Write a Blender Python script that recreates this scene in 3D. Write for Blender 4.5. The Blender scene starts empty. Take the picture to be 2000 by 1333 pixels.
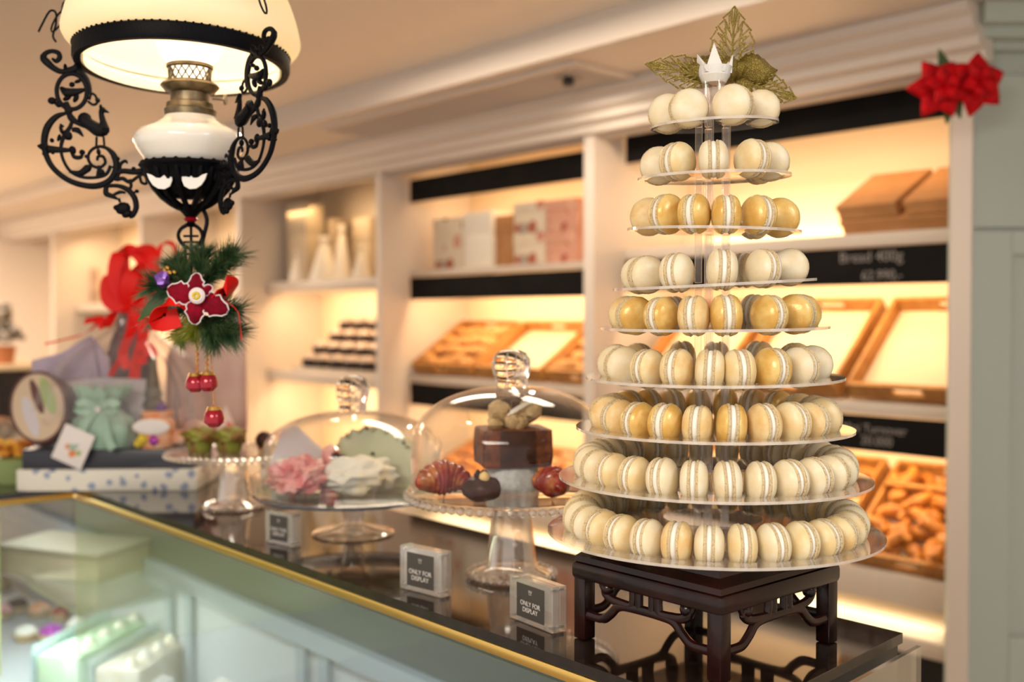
import bpy, bmesh, math, random
from mathutils import Vector, Matrix, Euler, noise
PI = math.pi
R = math.radians
random.seed(7)
S = bpy.context.scene
C = S.collection

# ---------------------------------------------------------------- camera
CZ = 1.62                      # eye height; the counter top is 1.25 m high
F = 2050.0                     # focal length in pixels of the 2000x1333 frame
TH = R(1.3)
cd = bpy.data.cameras.new('camera'); cam = bpy.data.objects.new('camera', cd); C.objects.link(cam)
cam.location = (0, 0, CZ); cam.rotation_euler = (PI/2 - TH, 0, 0)
cd.sensor_width = 36; cd.lens = 36*F/2000; cd.clip_start = .02; cd.clip_end = 60
cd.dof.use_dof = True; cd.dof.focus_distance = 1.12; cd.dof.aperture_fstop = 3.2
S.camera = cam

# ---------------------------------------------------------------- exposure, world
S.view_settings.view_transform = 'Standard'; S.view_settings.look = 'None'
S.view_settings.exposure = 0.45; S.view_settings.gamma = 1.0; S.view_settings.use_curve_mapping = False
S.cycles.use_denoising = True
S.cycles.max_bounces = 10; S.cycles.transparent_max_bounces = 40; S.cycles.diffuse_bounces = 4
S.cycles.glossy_bounces = 5; S.cycles.transmission_bounces = 10
S.cycles.caustics_refractive = False; S.cycles.caustics_reflective = False
S.cycles.sample_clamp_indirect = 6
W = bpy.data.worlds.new('shop_air'); S.world = W; W.use_nodes = True
W.node_tree.nodes['Background'].inputs[0].default_value = (1.0, .92, .84, 1)
W.node_tree.nodes['Background'].inputs[1].default_value = 0.74

# shop directions: s runs along counter and shelving (towards the right), v runs from the counter back to the shelving
ES = Vector((.6598, -.7514, 0)); EV = Vector((.7514, .6598, 0)); RZ = math.atan2(-.7514, .6598)
def SV(s, v, z): p = ES*s + EV*v; return (p.x, p.y, CZ + z)
def ray(px, py):
    a = (px-1000)/F; b = (666.5-py)/F
    return Vector((a, math.cos(TH)+b*math.sin(TH), b*math.cos(TH)-math.sin(TH)))
def on_z(px, py, z):                    # measured point of the photo on a level plane z (relative to the eye)
    d = ray(px, py); return d*(z/d.z)
def at_y(px, py, Y):
    d = ray(px, py); return d*(Y/d.y)
def at_v(px, py, v):
    d = ray(px, py); k = v/(d.x*EV.x+d.y*EV.y); p = d*k
    return p.x*ES.x+p.y*ES.y, p.z       # s, z

def area(name, loc, rot, sx, sy, power, col, spread=None):
    l = bpy.data.lights.new(name, 'AREA'); l.shape = 'RECTANGLE'; l.size = sx; l.size_y = sy; l.energy = power; l.color = col
    if spread: l.spread = spread
    o = bpy.data.objects.new(name, l); C.objects.link(o); o.location = loc; o.rotation_euler = rot; return o
WARM = (1, .66, .34); SOFT = (1, .82, .62); NEUT = (1, .93, .84); COOL = (.90, 1.0, .97)
LIGHTS = []
# added key and fill lights (above and behind the camera, and above the aisle)
area('added_key_light', (-.7, -.5, CZ+.82), (R(20), R(-8), 0), 1.1, .7, 52, (1,.91,.78))  # added key light for the macarons, no fitting modelled
area('added_cool_fill_right', (1.0, .1, CZ+.82), (0, R(10), 0), .6, .6, 13, (.78,.90,1))  # added cool fill for the right cornice and wall
area('added_fill_aisle', SV(-2.2, 1.75, .82), (0, 0, RZ), 1.6, .2, 12, SOFT)  # added fill over the aisle, no fitting modelled
area('added_fill_far', SV(-6.0, 1.2, .80), (0, 0, RZ), 1.6, .6, 42, SOFT)  # added fill for the far end of the room
def led(s0, s1, v, z, power, tilt, col=WARM, w=.03):
    o = area('shelf_led', SV((s0+s1)/2, v, z), Euler((tilt, 0, RZ)), s1-s0-.22, w+.02, power*.78, col); return o

# ---------------------------------------------------------------- materials
def newmat(name):
    m = bpy.data.materials.new(name); m.use_nodes = True; return m, m.node_tree, m.node_tree.nodes['Principled BSDF']
def mat(name, c, c2=None, scale=20, rough=.5, metal=0, bump=0, bscale=None, spec=.5, detail=4, coat=0, emit=None, es=0, sss=0, ramp=(.4,.6), trans=0, sheen=0):
    m, t, b = newmat(name)
    b.inputs['Base Color'].default_value = (*c, 1); b.inputs['Roughness'].default_value = rough; b.inputs['Metallic'].default_value = metal
    b.inputs['Specular IOR Level'].default_value = spec; b.inputs['Coat Weight'].default_value = coat
    b.inputs['Transmission Weight'].default_value = trans
    if sheen: b.inputs['Sheen Weight'].default_value = sheen
    if sss:
        b.inputs['Subsurface Weight'].default_value = sss; b.inputs['Subsurface Radius'].default_value = (.01,.007,.004); b.inputs['Subsurface Scale'].default_value = 1
    if emit: b.inputs['Emission Color'].default_value = (*emit, 1); b.inputs['Emission Strength'].default_value = es
    tc = t.nodes.new('ShaderNodeTexCoord')
    if c2:
        n = t.nodes.new('ShaderNodeTexNoise'); n.inputs['Scale'].default_value = scale; n.inputs['Detail'].default_value = detail
        r = t.nodes.new('ShaderNodeValToRGB'); r.color_ramp.elements[0].position = ramp[0]; r.color_ramp.elements[1].position = ramp[1]
        r.color_ramp.elements[0].color = (*c, 1); r.color_ramp.elements[1].color = (*c2, 1)
        t.links.new(tc.outputs['Object'], n.inputs['Vector']); t.links.new(n.outputs['Fac'], r.inputs[0]); t.links.new(r.outputs[0], b.inputs['Base Color'])
    if bump:
        n = t.nodes.new('ShaderNodeTexNoise'); n.inputs['Scale'].default_value = bscale or scale; n.inputs['Detail'].default_value = 5
        bu = t.nodes.new('ShaderNodeBump'); bu.inputs['Strength'].default_value = bump; bu.inputs['Distance'].default_value = .002
        t.links.new(tc.outputs['Object'], n.inputs['Vector']); t.links.new(n.outputs['Fac'], bu.inputs['Height']); t.links.new(bu.outputs[0], b.inputs['Normal'])
    return m
def clear(name, tint=(1,1,1), f0=.05, rough=.02, body=None, bodyfac=0.0, glosscol=(1,1,1), power=4.0):
    """thin clear glass / acrylic: sees through, mirrors more at glancing angles"""
    m = bpy.data.materials.new(name); m.use_nodes = True; t = m.node_tree; t.nodes.clear()
    out = t.nodes.new('ShaderNodeOutputMaterial'); tr = t.nodes.new('ShaderNodeBsdfTransparent'); tr.inputs[0].default_value = (*tint, 1)
    g = t.nodes.new('ShaderNodeBsdfGlossy'); g.inputs['Color'].default_value = (*glosscol, 1); g.inputs['Roughness'].default_value = rough
    lw = t.nodes.new('ShaderNodeLayerWeight'); lw.inputs['Blend'].default_value = .5
    p = t.nodes.new('ShaderNodeMath'); p.operation = 'POWER'; p.inputs[1].default_value = power
    ma = t.nodes.new('ShaderNodeMath'); ma.operation = 'MULTIPLY_ADD'; ma.inputs[1].default_value = 1-f0; ma.inputs[2].default_value = f0; ma.use_clamp = True
    mx = t.nodes.new('ShaderNodeMixShader')
    t.links.new(lw.outputs['Facing'], p.inputs[0]); t.links.new(p.outputs[0], ma.inputs[0]); t.links.new(ma.outputs[0], mx.inputs[0])
    src = tr.outputs[0]
    if body:
        d = t.nodes.new('ShaderNodeBsdfDiffuse'); d.inputs[0].default_value = (*body, 1)
        mb = t.nodes.new('ShaderNodeMixShader'); mb.inputs[0].default_value = bodyfac
        t.links.new(tr.outputs[0], mb.inputs[1]); t.links.new(d.outputs[0], mb.inputs[2]); src = mb.outputs[0]
    t.links.new(src, mx.inputs[1]); t.links.new(g.outputs[0], mx.inputs[2]); t.links.new(mx.outputs[0], out.inputs[0]); return m
def two(name, shader_a, shader_b, fac, ca, cb):
    m = bpy.data.materials.new(name); m.use_nodes = True; t = m.node_tree; t.nodes.clear()
    out = t.nodes.new('ShaderNodeOutputMaterial'); a = t.nodes.new(shader_a); b = t.nodes.new(shader_b)
    a.inputs[0].default_value = (*ca, 1); b.inputs[0].default_value = (*cb, 1)
    mx = t.nodes.new('ShaderNodeMixShader'); mx.inputs[0].default_value = fac
    t.links.new(a.outputs[0], mx.inputs[1]); t.links.new(b.outputs[0], mx.inputs[2]); t.links.new(mx.outputs[0], out.inputs[0]); return m
def patterned(name, base, spots, scale=30, th=.3, rough=.6, tex='VORONOI'):
    m, t, b = newmat(name); b.inputs['Roughness'].default_value = rough
    tc = t.nodes.new('ShaderNodeTexCoord'); v = t.nodes.new('ShaderNodeTexVoronoi'); v.inputs['Scale'].default_value = scale; v.inputs['Randomness'].default_value = 1
    n = t.nodes.new('ShaderNodeTexNoise'); n.inputs['Scale'].default_value = scale*2
    ad = t.nodes.new('ShaderNodeMath'); ad.operation = 'MULTIPLY_ADD'; ad.inputs[1].default_value = .5
    r = t.nodes.new('ShaderNodeValToRGB'); r.color_ramp.interpolation = 'CONSTANT'
    r.color_ramp.elements[0].color = (0,0,0,1); r.color_ramp.elements[1].position = th+.25; r.color_ramp.elements[1].color = (1,1,1,1)
    cr = t.nodes.new('ShaderNodeValToRGB'); cr.color_ramp.interpolation = 'CONSTANT'
    while len(cr.color_ramp.elements) < len(spots): cr.color_ramp.elements.new(.5)
    for i, c in enumerate(spots): cr.color_ramp.elements[i].position = i/len(spots); cr.color_ramp.elements[i].color = (*c, 1)
    mx = t.nodes.new('ShaderNodeMix'); mx.data_type = 'RGBA'; mx.inputs['B'].default_value = (*base, 1)
    L = t.links.new
    L(tc.outputs['Object'], v.inputs['Vector']); L(tc.outputs['Object'], n.inputs['Vector']); L(n.outputs['Fac'], ad.inputs[0]); L(v.outputs['Distance'], ad.inputs[2])
    L(ad.outputs[0], r.inputs[0]); L(v.outputs['Color'], cr.inputs[0]); L(cr.outputs[0], mx.inputs['A']); L(r.outputs[0], mx.inputs['Factor']); L(mx.outputs['Result'], b.inputs['Base Color'])
    return m
M = {}
M['wall'] = mat('white_paint', (.66,.59,.53), rough=.45)
M['ceil'] = mat('ceiling_paint', (.88,.80,.72), rough=.6)
M['green_wall'] = mat('grey_green_paint', (.42,.47,.43), rough=.4)
M['shelf'] = mat('shelf_laminate', (.62,.54,.46), rough=.35)
M['shelfback'] = mat('shelf_back_panel', (.84,.70,.52), rough=.5)
M['chalk'] = mat('chalkboard', (.004,.004,.004), (.007,.006,.006), 8, rough=.7, spec=.12)
M['chalktext'] = mat('chalk_writing', (.24,.22,.21), rough=.9)
M['stone'] = mat('dark_polished_stone', (.012,.006,.004), (.022,.012,.008), 60, rough=.06, coat=.15, spec=.75)
M['stonedull'] = mat('dark_stone_edge', (.008,.009,.014), rough=.25, spec=.4)
M['gold'] = mat('brass_trim', (.85,.55,.16), rough=.28, metal=1)
M['goldglit'] = mat('gold_glitter', (.25,.18,.035), (.60,.50,.18), 900, rough=.35, metal=.85, bump=.6, bscale=1500, ramp=(.5,.62))
M['floor'] = mat('beige_floor', (.50,.42,.34), rough=.4)
M['vent'] = mat('grey_vent', (.62,.56,.52), rough=.6)
M['black'] = mat('black_plastic', (.01,.01,.012), rough=.4)
M['pane'] = clear('case_glass', (.96,.985,.978), .07, power=3.0)
M['dome'] = clear('dome_glass', (.985,.99,.985), .014, power=4.2)
M['acryl'] = clear('clear_acrylic', (.97,.965,.96), .07, body=(1,.88,.76), bodyfac=.12, power=3.0)
M['acryledge'] = clear('acrylic_edge_glow', (.97,.95,.93), .10, body=(1,.90,.80), bodyfac=.38)  # brightness piped to the plate edges is put in as pale diffuse body
M['rod'] = clear('acrylic_rod', (.95,.93,.92), .05, body=(1,.9,.8), bodyfac=.05, power=2.6)
M['block'] = clear('acrylic_block', (.93,.92,.90), .08, body=(1,.95,.9), bodyfac=.20, power=2.5)
M['pressed'] = clear('pressed_glass', (.93,.90,.87), .12, rough=.05, body=(1,.9,.82), bodyfac=.10, power=2.0)
M['knobglass'] = mat('solid_glass', (1,1,1), rough=.0, trans=1)
M['knobglass'].node_tree.nodes['Principled BSDF'].inputs['IOR'].default_value = 1.45
M['cello'] = clear('cellophane', (.98,.96,.96), .04, rough=.12, power=3.0, body=(.9,.85,.85), bodyfac=.05)
M['iron'] = mat('black_iron', (.0015,.0015,.003), rough=.5, spec=.10, bump=.3, bscale=300)
M['brass'] = mat('aged_brass', (.20,.15,.09), (.10,.08,.05), 60, rough=.4, metal=.9)
M['milk'] = mat('white_milk_glass', (.86,.82,.76), rough=.08, coat=.6, sss=.2)
M['shade'] = two('milk_glass_shade', 'ShaderNodeBsdfDiffuse', 'ShaderNodeBsdfTranslucent', .5, (.95,.90,.80), (.95,.90,.76))
M['chimney'] = mat('lit_frosted_chimney', (1,.95,.85), rough=.4, emit=(1,.86,.62), es=1.6)
M['wood'] = mat('dark_rosewood', (.010,.003,.003), (.024,.006,.005), 25, rough=.24, spec=.3, coat=.12, bump=.1, bscale=60)
M['tray'] = mat('light_wood_tray', (.46,.22,.055), (.38,.16,.04), 30, rough=.6)
M['paper'] = mat('baking_paper', (.66,.54,.38), rough=.7)
M['kraft'] = mat('kraft_board', (.48,.23,.085), (.43,.20,.07), 20, rough=.7)
M['bread'] = mat('golden_bread', (.62,.25,.035), (.30,.08,.012), 22, rough=.45, bump=.4, bscale=60, ramp=(.42,.62))
M['bread2'] = mat('pale_bread', (.62,.34,.12), (.42,.17,.05), 18, rough=.6, bump=.3, bscale=50)
M['choc'] = mat('chocolate', (.040,.014,.010), (.07,.024,.015), 40, rough=.38, spec=.2)
M['cakebrown'] = mat('brown_sponge', (.22,.060,.020), (.10,.024,.010), 60, rough=.5, bump=.6, bscale=140)
M['croissred'] = mat('red_glazed_croissant', (.26,.018,.014), (.50,.17,.06), 45, rough=.25, coat=.2, ramp=(.45,.62))
M['nut'] = mat('hazelnut', (.75,.52,.22), rough=.5)
M['cream'] = mat('whipped_cream', (.80,.76,.68), (.86,.70,.45), 18, rough=.5, bump=.5, bscale=60, ramp=(.52,.68))
M['beige'] = mat('beige_topping', (.62,.45,.24), (.45,.30,.15), 60, rough=.6, bump=.8, bscale=200)
M['ricewhite'] = mat('sugar_white', (.72,.72,.72), (.55,.55,.56), 90, rough=.7, bump=.8, bscale=300)
M['mint'] = mat('pale_pistachio_cake', (.58,.62,.44), (.66,.66,.50), 12, rough=.55)
M['pink'] = mat('pink_pastry', (.80,.42,.40), (.62,.16,.17), 38, rough=.4, bump=.6, bscale=80, ramp=(.45,.62))
M['lilac'] = mat('grey_lilac_wrap', (.60,.56,.60), rough=.6)
M['redrib'] = mat('red_ribbon', (.78,.008,.006), rough=.4, spec=.3)
M['redpetal'] = mat('red_petals', (.62,.002,.008), (.40,.001,.005), 40, rough=.6, spec=.15)
M['velvet'] = mat('burgundy_velvet', (.26,.002,.018), (.17,.002,.012), 60, rough=.8, spec=.15)
M['white'] = mat('white_felt', (.80,.72,.74), rough=.8)
M['yellow'] = mat('yellow_centre', (.72,.55,.05), rough=.6)
M['pine'] = mat('green_needles', (.012,.055,.018), (.09,.15,.06), 60, rough=.5)
M['pineg'] = mat('olive_gold_needles', (.28,.27,.02), (.12,.16,.02), 60, rough=.4)
M['berry'] = mat('shiny_red_bead', (.36,.004,.02), rough=.2, metal=.3, coat=.3)
M['cord'] = mat('red_gold_cord', (.55,.10,.03), (.5,.35,.08), 400, rough=.5)
M['navy'] = mat('navy_box_board', (.028,.030,.045), rough=.35)
M['toile'] = patterned('blue_sprig_print', (.78,.76,.68), [(.13,.17,.36),(.3,.35,.5),(.78,.76,.68)], 42, .34)
M['mintcloth'] = mat('mint_satin', (.36,.52,.42), (.30,.47,.38), 10, rough=.4, sheen=.3)
M['lavtissue'] = mat('lavender_tissue', (.42,.34,.46), (.50,.42,.52), 9, rough=.7)
M['greytissue'] = mat('dark_grey_paper', (.12,.09,.10), rough=.6)
M['pinkpaper'] = mat('dusty_pink_paper', (.60,.38,.32), (.66,.46,.38), 10, rough=.6)
M['orangecandy'] = mat('orange_wrapped_sweets', (.80,.30,.10), (.78,.50,.36), 70, rough=.35)
M['purple'] = mat('purple_foil', (.16,.06,.34), rough=.3, metal=.3)
M['magenta'] = mat('magenta_foil', (.42,.05,.42), rough=.3, metal=.3)
M['tinrim'] = mat('brown_tin', (.16,.08,.07), rough=.3, metal=.4)
M['tagwhite'] = mat('white_card', (.80,.75,.74), rough=.6)
M['orangemark'] = mat('orange_print', (.75,.25,.08), rough=.6)
M['greenmark'] = mat('green_print', (.35,.45,.18), rough=.6)
M['card'] = mat('dark_grey_card', (.06,.052,.045), rough=.5)
M['cardtext'] = mat('white_lettering', (.75,.72,.68), rough=.6)
M['screw'] = mat('steel_screw', (.5,.5,.5), rough=.3, metal=1)
M['muffin'] = mat('olive_muffin', (.20,.10,.02), (.22,.24,.03), 50, rough=.6, bump=.6, bscale=120, ramp=(.45,.6))
M['floral'] = patterned('floral_box_print', (.74,.64,.50), [(.42,.12,.07),(.25,.24,.05),(.6,.25,.18),(.40,.36,.30)], 16, .42)
M['floralpink'] = patterned('pink_floral_box_print', (.66,.34,.24), [(.42,.08,.05),(.72,.40,.28)], 20, .42)
M['whitebox'] = mat('white_box_board', (.90,.84,.74), rough=.5)
M['kraftpale'] = mat('pale_kraft_lid', (.42,.34,.24), rough=.6)
M['beigebox'] = mat('beige_box_board', (.55,.44,.30), rough=.6)
M['jarglass'] = mat('dark_jar', (.02,.010,.008), rough=.3, spec=.25)
M['jarlid'] = mat('pale_jar_lid', (.40,.31,.27), rough=.4)
M['greencake'] = mat('green_cream_cake', (.50,.72,.48), (.62,.78,.60), 14, rough=.6, bump=.5, bscale=60)
M['tancake'] = mat('tan_coconut_cake', (.66,.56,.42), (.72,.66,.56), 30, rough=.7, bump=.8, bscale=150)
M['acetate'] = clear('acetate_band', (.85,.95,.97), .25, rough=.15, body=(.8,.95,1), bodyfac=.35)
M['caseback'] = mat('case_panel', (.46,.48,.50), rough=.35)
M['caseupper'] = mat('case_upper_panel', (.06,.07,.06), rough=.3)
M['sideback'] = mat('glow_tinted_panel', (.45,.47,.18), rough=.4)  # yellow-green glow inside the side wing is painted into this panel colour
M['caseframe'] = mat('case_frame', (.30,.34,.38), rough=.35)
M['sprout'] = mat('silver_grey_foliage', (.16,.14,.12), (.42,.38,.34), 40, rough=.8)
M['terracotta'] = mat('terracotta', (.42,.16,.07), rough=.8)
M['flowery'] = mat('yellow_flower_petals', (.80,.48,.03), (.75,.22,.04), 30, rough=.6)
M['leaf'] = mat('dark_leaf', (.04,.09,.02), rough=.5)
M['twig'] = mat('brown_print_picture', (.30,.18,.14), (.5,.38,.3), 20, rough=.6)
MAC = {
 'ivory': (mat('ivory_macaron_shell', (.86,.76,.56), (.82,.68,.44), 60, rough=.42, bump=.12, bscale=500, sss=.15), 'ivory'),
 'cream': (mat('cream_macaron_shell', (.86,.73,.47), (.80,.60,.30), 45, rough=.40, bump=.12, bscale=500, sss=.15), 'cream-coloured'),
 'gold': (mat('golden_macaron_shell', (.86,.61,.22), (.72,.42,.10), 45, rough=.30, metal=.12, bump=.12, bscale=500, sss=.1), 'golden-brushed'),
 'tan': (mat('tan_macaron_shell', (.86,.67,.36), (.78,.52,.22), 60, rough=.40, bump=.12, bscale=500, sss=.12), 'tan-tinted'),
}
M['macfoot'] = mat('macaron_foot', (.80,.64,.38), (.52,.30,.12), 620, rough=.7, bump=1.0, bscale=900, ramp=(.54,.70))
M['macfill'] = mat('macaron_cream', (.92,.87,.78), rough=.5, bump=.2, bscale=300)

# ---------------------------------------------------------------- mesh helpers
def obj(name, bm, m, parent=None, smooth=True, ms=None):
    me = bpy.data.meshes.new(name); bmesh.ops.recalc_face_normals(bm, faces=bm.faces); bm.to_mesh(me); bm.free()
    for x in (ms or [m]): me.materials.append(x)
    if smooth:
        for p in me.polygons: p.use_smooth = True
        try: me.set_sharp_from_angle(angle=R(38))
        except Exception: pass
    o = bpy.data.objects.new(name, me); C.objects.link(o)
    if parent: o.parent = parent
    return o
def place(o, loc, rz=0, rx=0, ry=0): o.location = loc; o.rotation_euler = (rx, ry, rz); return o
def tag(o, label, cat, group=None):
    o['label'] = label; o['category'] = cat
    if group: o['group'] = group
    return o
def thing(name, label, cat, loc, rz=0, group=None, rx=0, ry=0):
    o = bpy.data.objects.new(name, None); o.empty_display_size = .02; C.objects.link(o)
    place(o, loc, rz, rx, ry); return tag(o, label, cat, group)
def struct(name, bm, m, smooth=False):
    o = obj(name, bm, m, None, smooth); o['kind'] = 'structure'; return o
def copy_tree(o, parent=None):
    c = o.copy(); C.objects.link(c)
    if parent: c.parent = parent
    for ch in list(o.children): copy_tree(ch, c)
    return c
def B(): return bmesh.new()
def box(bm, x0, x1, y0, y1, z0, z1, bev=0):
    r = bmesh.ops.create_cube(bm, size=1)
    for v in r['verts']:
        v.co = Vector(((x0+x1)/2+v.co.x*(x1-x0), (y0+y1)/2+v.co.y*(y1-y0), (z0+z1)/2+v.co.z*(z1-z0)))
    if bev:
        es = list({e for v in r['verts'] for e in v.link_edges})
        bmesh.ops.bevel(bm, geom=es, offset=bev, segments=2, affect='EDGES', profile=.5)
    return bm
def lathe(bm, prof, seg=32, mat_=None, wob=0, axis='z'):
    rings = []
    for (r, z) in prof:
        if r < 1e-6: rings.append([bm.verts.new((0,0,z))]); continue
        rings.append([bm.verts.new((r*(1+wob*math.sin(k*7.1+z*300))*math.cos(2*PI*k/seg), r*(1+wob*math.sin(k*7.1+z*300))*math.sin(2*PI*k/seg), z)) for k in range(seg)])
    for a, b in zip(rings, rings[1:]):
        for k in range(seg):
            k2 = (k+1) % seg
            if len(a) == 1 and len(b) == 1: continue
            if len(a) == 1: bm.faces.new((a[0], b[k], b[k2]))
            elif len(b) == 1: bm.faces.new((a[k], a[k2], b[0]))
            else: bm.faces.new((a[k], a[k2], b[k2], b[k]))
    vs = [v for r in rings for v in r]
    if mat_ is not None:
        for v in vs: v.co = mat_ @ v.co
    return vs
def tube(bm, pts, r, seg=8, flat=1.0, nrm=None, cap=True):
    """tube along pts; r number or list; flat squashes the section along nrm"""
    pts = [Vector(p) for p in pts]; n = len(pts)
    rs = r if isinstance(r, (list, tuple)) else [r]*n
    rings = []; up = Vector(nrm) if nrm else None; last = None
    for i, p in enumerate(pts):
        t = (pts[min(i+1, n-1)]-pts[max(i-1, 0)])
        t = t.normalized() if t.length > 1e-9 else Vector((0,0,1))
        if up is not None: a = up.copy()
        else:
            a = last if last is not None else (Vector((0,0,1)) if abs(t.z) < .9 else Vector((1,0,0)))
        a = (a - t*a.dot(t))
        a = a.normalized() if a.length > 1e-6 else t.orthogonal().normalized()
        last = a; b = t.cross(a).normalized()
        rings.append([bm.verts.new(p + a*math.cos(2*PI*k/seg)*rs[i]*flat + b*math.sin(2*PI*k/seg)*rs[i]) for k in range(seg)])
    for x, y in zip(rings, rings[1:]):
        for k in range(seg): bm.faces.new((x[k], x[(k+1) % seg], y[(k+1) % seg], y[k]))
    if cap: bm.faces.new(rings[0]); bm.faces.new(rings[-1])
def smooth_pts(pts, k=5):
    pts = [Vector(p) for p in pts]; out = []
    for i in range(len(pts)-1):
        p0 = pts[max(i-1,0)]; p1 = pts[i]; p2 = pts[i+1]; p3 = pts[min(i+2, len(pts)-1)]
        for j in range(k):
            t = j/k
            out.append(.5*((2*p1)+(-p0+p2)*t+(2*p0-5*p1+4*p2-p3)*t*t+(-p0+3*p1-3*p2+p3)*t**3))
    out.append(pts[-1]); return out
def ball(bm, c, r, sx=1, sy=1, sz=1, sub=2, rot=None, nz=0, nf=20):
    q = bmesh.ops.create_icosphere(bm, subdivisions=sub, radius=1)
    for v in q['verts']:
        k = 1 + (nz*noise.noise(v.co*nf*.1+Vector(c)*31) if nz else 0)
        p = Vector((v.co.x*sx*r*k, v.co.y*sy*r*k, v.co.z*sz*r*k))
        if rot: p = rot @ p
        v.co = p + Vector(c)
def prism(bm, poly, y0, y1, plane='xz'):
    f = []; b = []
    for (x, z) in poly:
        if plane == 'xz': f.append(bm.verts.new((x, y0, z))); b.append(bm.verts.new((x, y1, z)))
        else: f.append(bm.verts.new((x, z, y0))); b.append(bm.verts.new((x, z, y1)))
    n = len(poly)
    for i in range(n): bm.faces.new((f[i], f[(i+1)%n], b[(i+1)%n], b[i]))
    a1 = bm.faces.new(f); a2 = bm.faces.new(b); bmesh.ops.triangulate(bm, faces=[a1, a2])
def ribbon(bm, pts, w, side, th=.0008):
    pts = [Vector(p) for p in pts]; sd = Vector(side); rows = []
    for i, p in enumerate(pts):
        ww = w[i] if isinstance(w, (list, tuple)) else w
        t = (pts[min(i+1,len(pts)-1)]-pts[max(i-1,0)]).normalized(); a = (sd-t*sd.dot(t)).normalized(); n = t.cross(a).normalized()
        rows.append([bm.verts.new(p+a*ww/2+n*th/2), bm.verts.new(p-a*ww/2+n*th/2), bm.verts.new(p-a*ww/2-n*th/2), bm.verts.new(p+a*ww/2-n*th/2)])
    for x, y in zip(rows, rows[1:]):
        for k in range(4): bm.faces.new((x[k], x[(k+1)%4], y[(k+1)%4], y[k]))
    bm.faces.new(rows[0]); bm.faces.new(rows[-1])
def text(body, size, m, parent, loc, rot, ext=.0003, align='CENTER', name='lettering'):
    c = bpy.data.curves.new(name, 'FONT'); c.body = body; c.size = size; c.extrude = ext; c.align_x = align; c.space_line = .95
    c.materials.append(m); tmp = bpy.data.objects.new(name, c); C.objects.link(tmp); bpy.context.view_layer.update()
    me = bpy.data.meshes.new_from_object(tmp.evaluated_get(bpy.context.evaluated_depsgraph_get())); bpy.data.objects.remove(tmp)
    if not me.materials: me.materials.append(m)
    o = bpy.data.objects.new(name, me); C.objects.link(o); o.parent = parent; o.location = loc; o.rotation_euler = rot; return o

# ================================================================ THE ROOM
FL = -CZ
def svbox(name, s0, s1, v0, v1, z0, z1, m, bev=0):
    bm = B(); box(bm, s0, s1, v0, v1, z0, z1, bev); o = struct(name, bm, m); place(o, (0,0,CZ), RZ); return o
svbox('floor', -10.5, 3.5, -3.5, 4.2, FL-.06, FL, M['floor'])
svbox('ceiling', -10.5, 3.5, -3.5, 2.10, .84, .90, M['ceil'])
svbox('ceiling_soffit', -10.5, 3.5, 2.10, 3.3, .75, .90, M['wall'])
svbox('wall_back', -10.5, 3.5, 3.06, 3.16, FL, .75, M['shelfback'])
svbox('wall_far', -9.3, -9.2, -3.5, 3.06, FL, .84, M['ceil'])
# crown moulding above the shelving
bm = B(); prof = [(2.44,.749),(2.44,.725),(2.462,.715),(2.47,.69),(2.50,.675),(2.505,.655),(2.535,.645),(2.545,.622),(2.58,.622),(2.58,.749)]
for s in (-9.19, -1.16):
    pass
vs = [[bm.verts.new((s, v, z)) for (v, z) in prof] for s in (-9.19, -1.16)]
for i in range(len(prof)): bm.faces.new((vs[0][i], vs[0][(i+1)%len(prof)], vs[1][(i+1)%len(prof)], vs[1][i]))
bm.faces.new(vs[0]); bm.faces.new(vs[1])
place(struct('trim_1', bm, M['wall']), (0,0,CZ), RZ)
# right wall, turned to face the customers, with framed panels and a cornice
bm = B(); box(bm, 1.128, 2.6, 2.62, 2.72, FL, .749)
struct('wall_right', bm, M['green_wall']).location = (0,0,CZ)
bm = B()
for (z0, z1, y) in ((.70,.749,2.50),(.675,.70,2.54),(.655,.675,2.585)): box(bm, 1.120, 2.6, y, 2.62, z0, z1)
struct('trim_2', bm, M['green_wall']).location = (0,0,CZ)
bm = B()   # raised panel frame
for (x0,x1,z0,z1) in ((1.135,1.242,-1.0,.215),(1.242,2.6,.155,.215),(1.135,2.6,.222,.60),(1.242,2.6,-1.0,-.80)): box(bm, x0, x1, 2.606, 2.62, z0, z1, .003)
struct('trim_3', bm, M['green_wall']).location = (0,0,CZ)
# posts between the shelf bays
posts = [(-1.258,-1.205),(-2.553,-2.506),(-3.822,-3.786),(-5.14,-5.089),(-6.45,-6.40),(-8.10,-8.04)]
for i, (a, b) in enumerate(posts): svbox('wall_partition_%d' % (i+1), a, b, 2.57, 3.06, FL, .749, M['wall'])
svbox('wall_header', -9.19, -1.26, 2.60, 2.66, .615, .7, M['wall'])

# ---- ceiling vent and downlight
t = thing('ceiling_vent', 'long grey air vent grille set in the lowered ceiling', 'vent', SV(-2.92, 2.31, .7495), RZ)
bm = B(); box(bm, -.71, .71, -.13, .13, -.004, 0); obj('backing', bm, M['vent'], t)
bm = B()
for (x0,x1,y0,y1) in ((-.73,.73,-.145,-.12),(-.73,.73,.12,.145),(-.73,-.705,-.12,.12),(.705,.73,-.12,.12)): box(bm, x0, x1, y0, y1, -.012, 0)
obj('frame', bm, M['wall'], t)
bm = B()
for i in range(10): box(bm, -.70, .70, -.108+i*.024, -.1065+i*.024+.008, -.009, -.0045)
obj('slat', bm, M['vent'], t)
q = on_z(1110, 146, .75)
t = thing('ceiling_spotlight', 'small black recessed spotlight in the pale ceiling', 'spotlight', (q.x, q.y, CZ+.7495))
bm = B(); lathe(bm, [(.045,0),(.045,-.006),(.03,-.008),(.028,-.002),(0,-.002)], 24); obj('ring', bm, M['black'], t)
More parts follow.
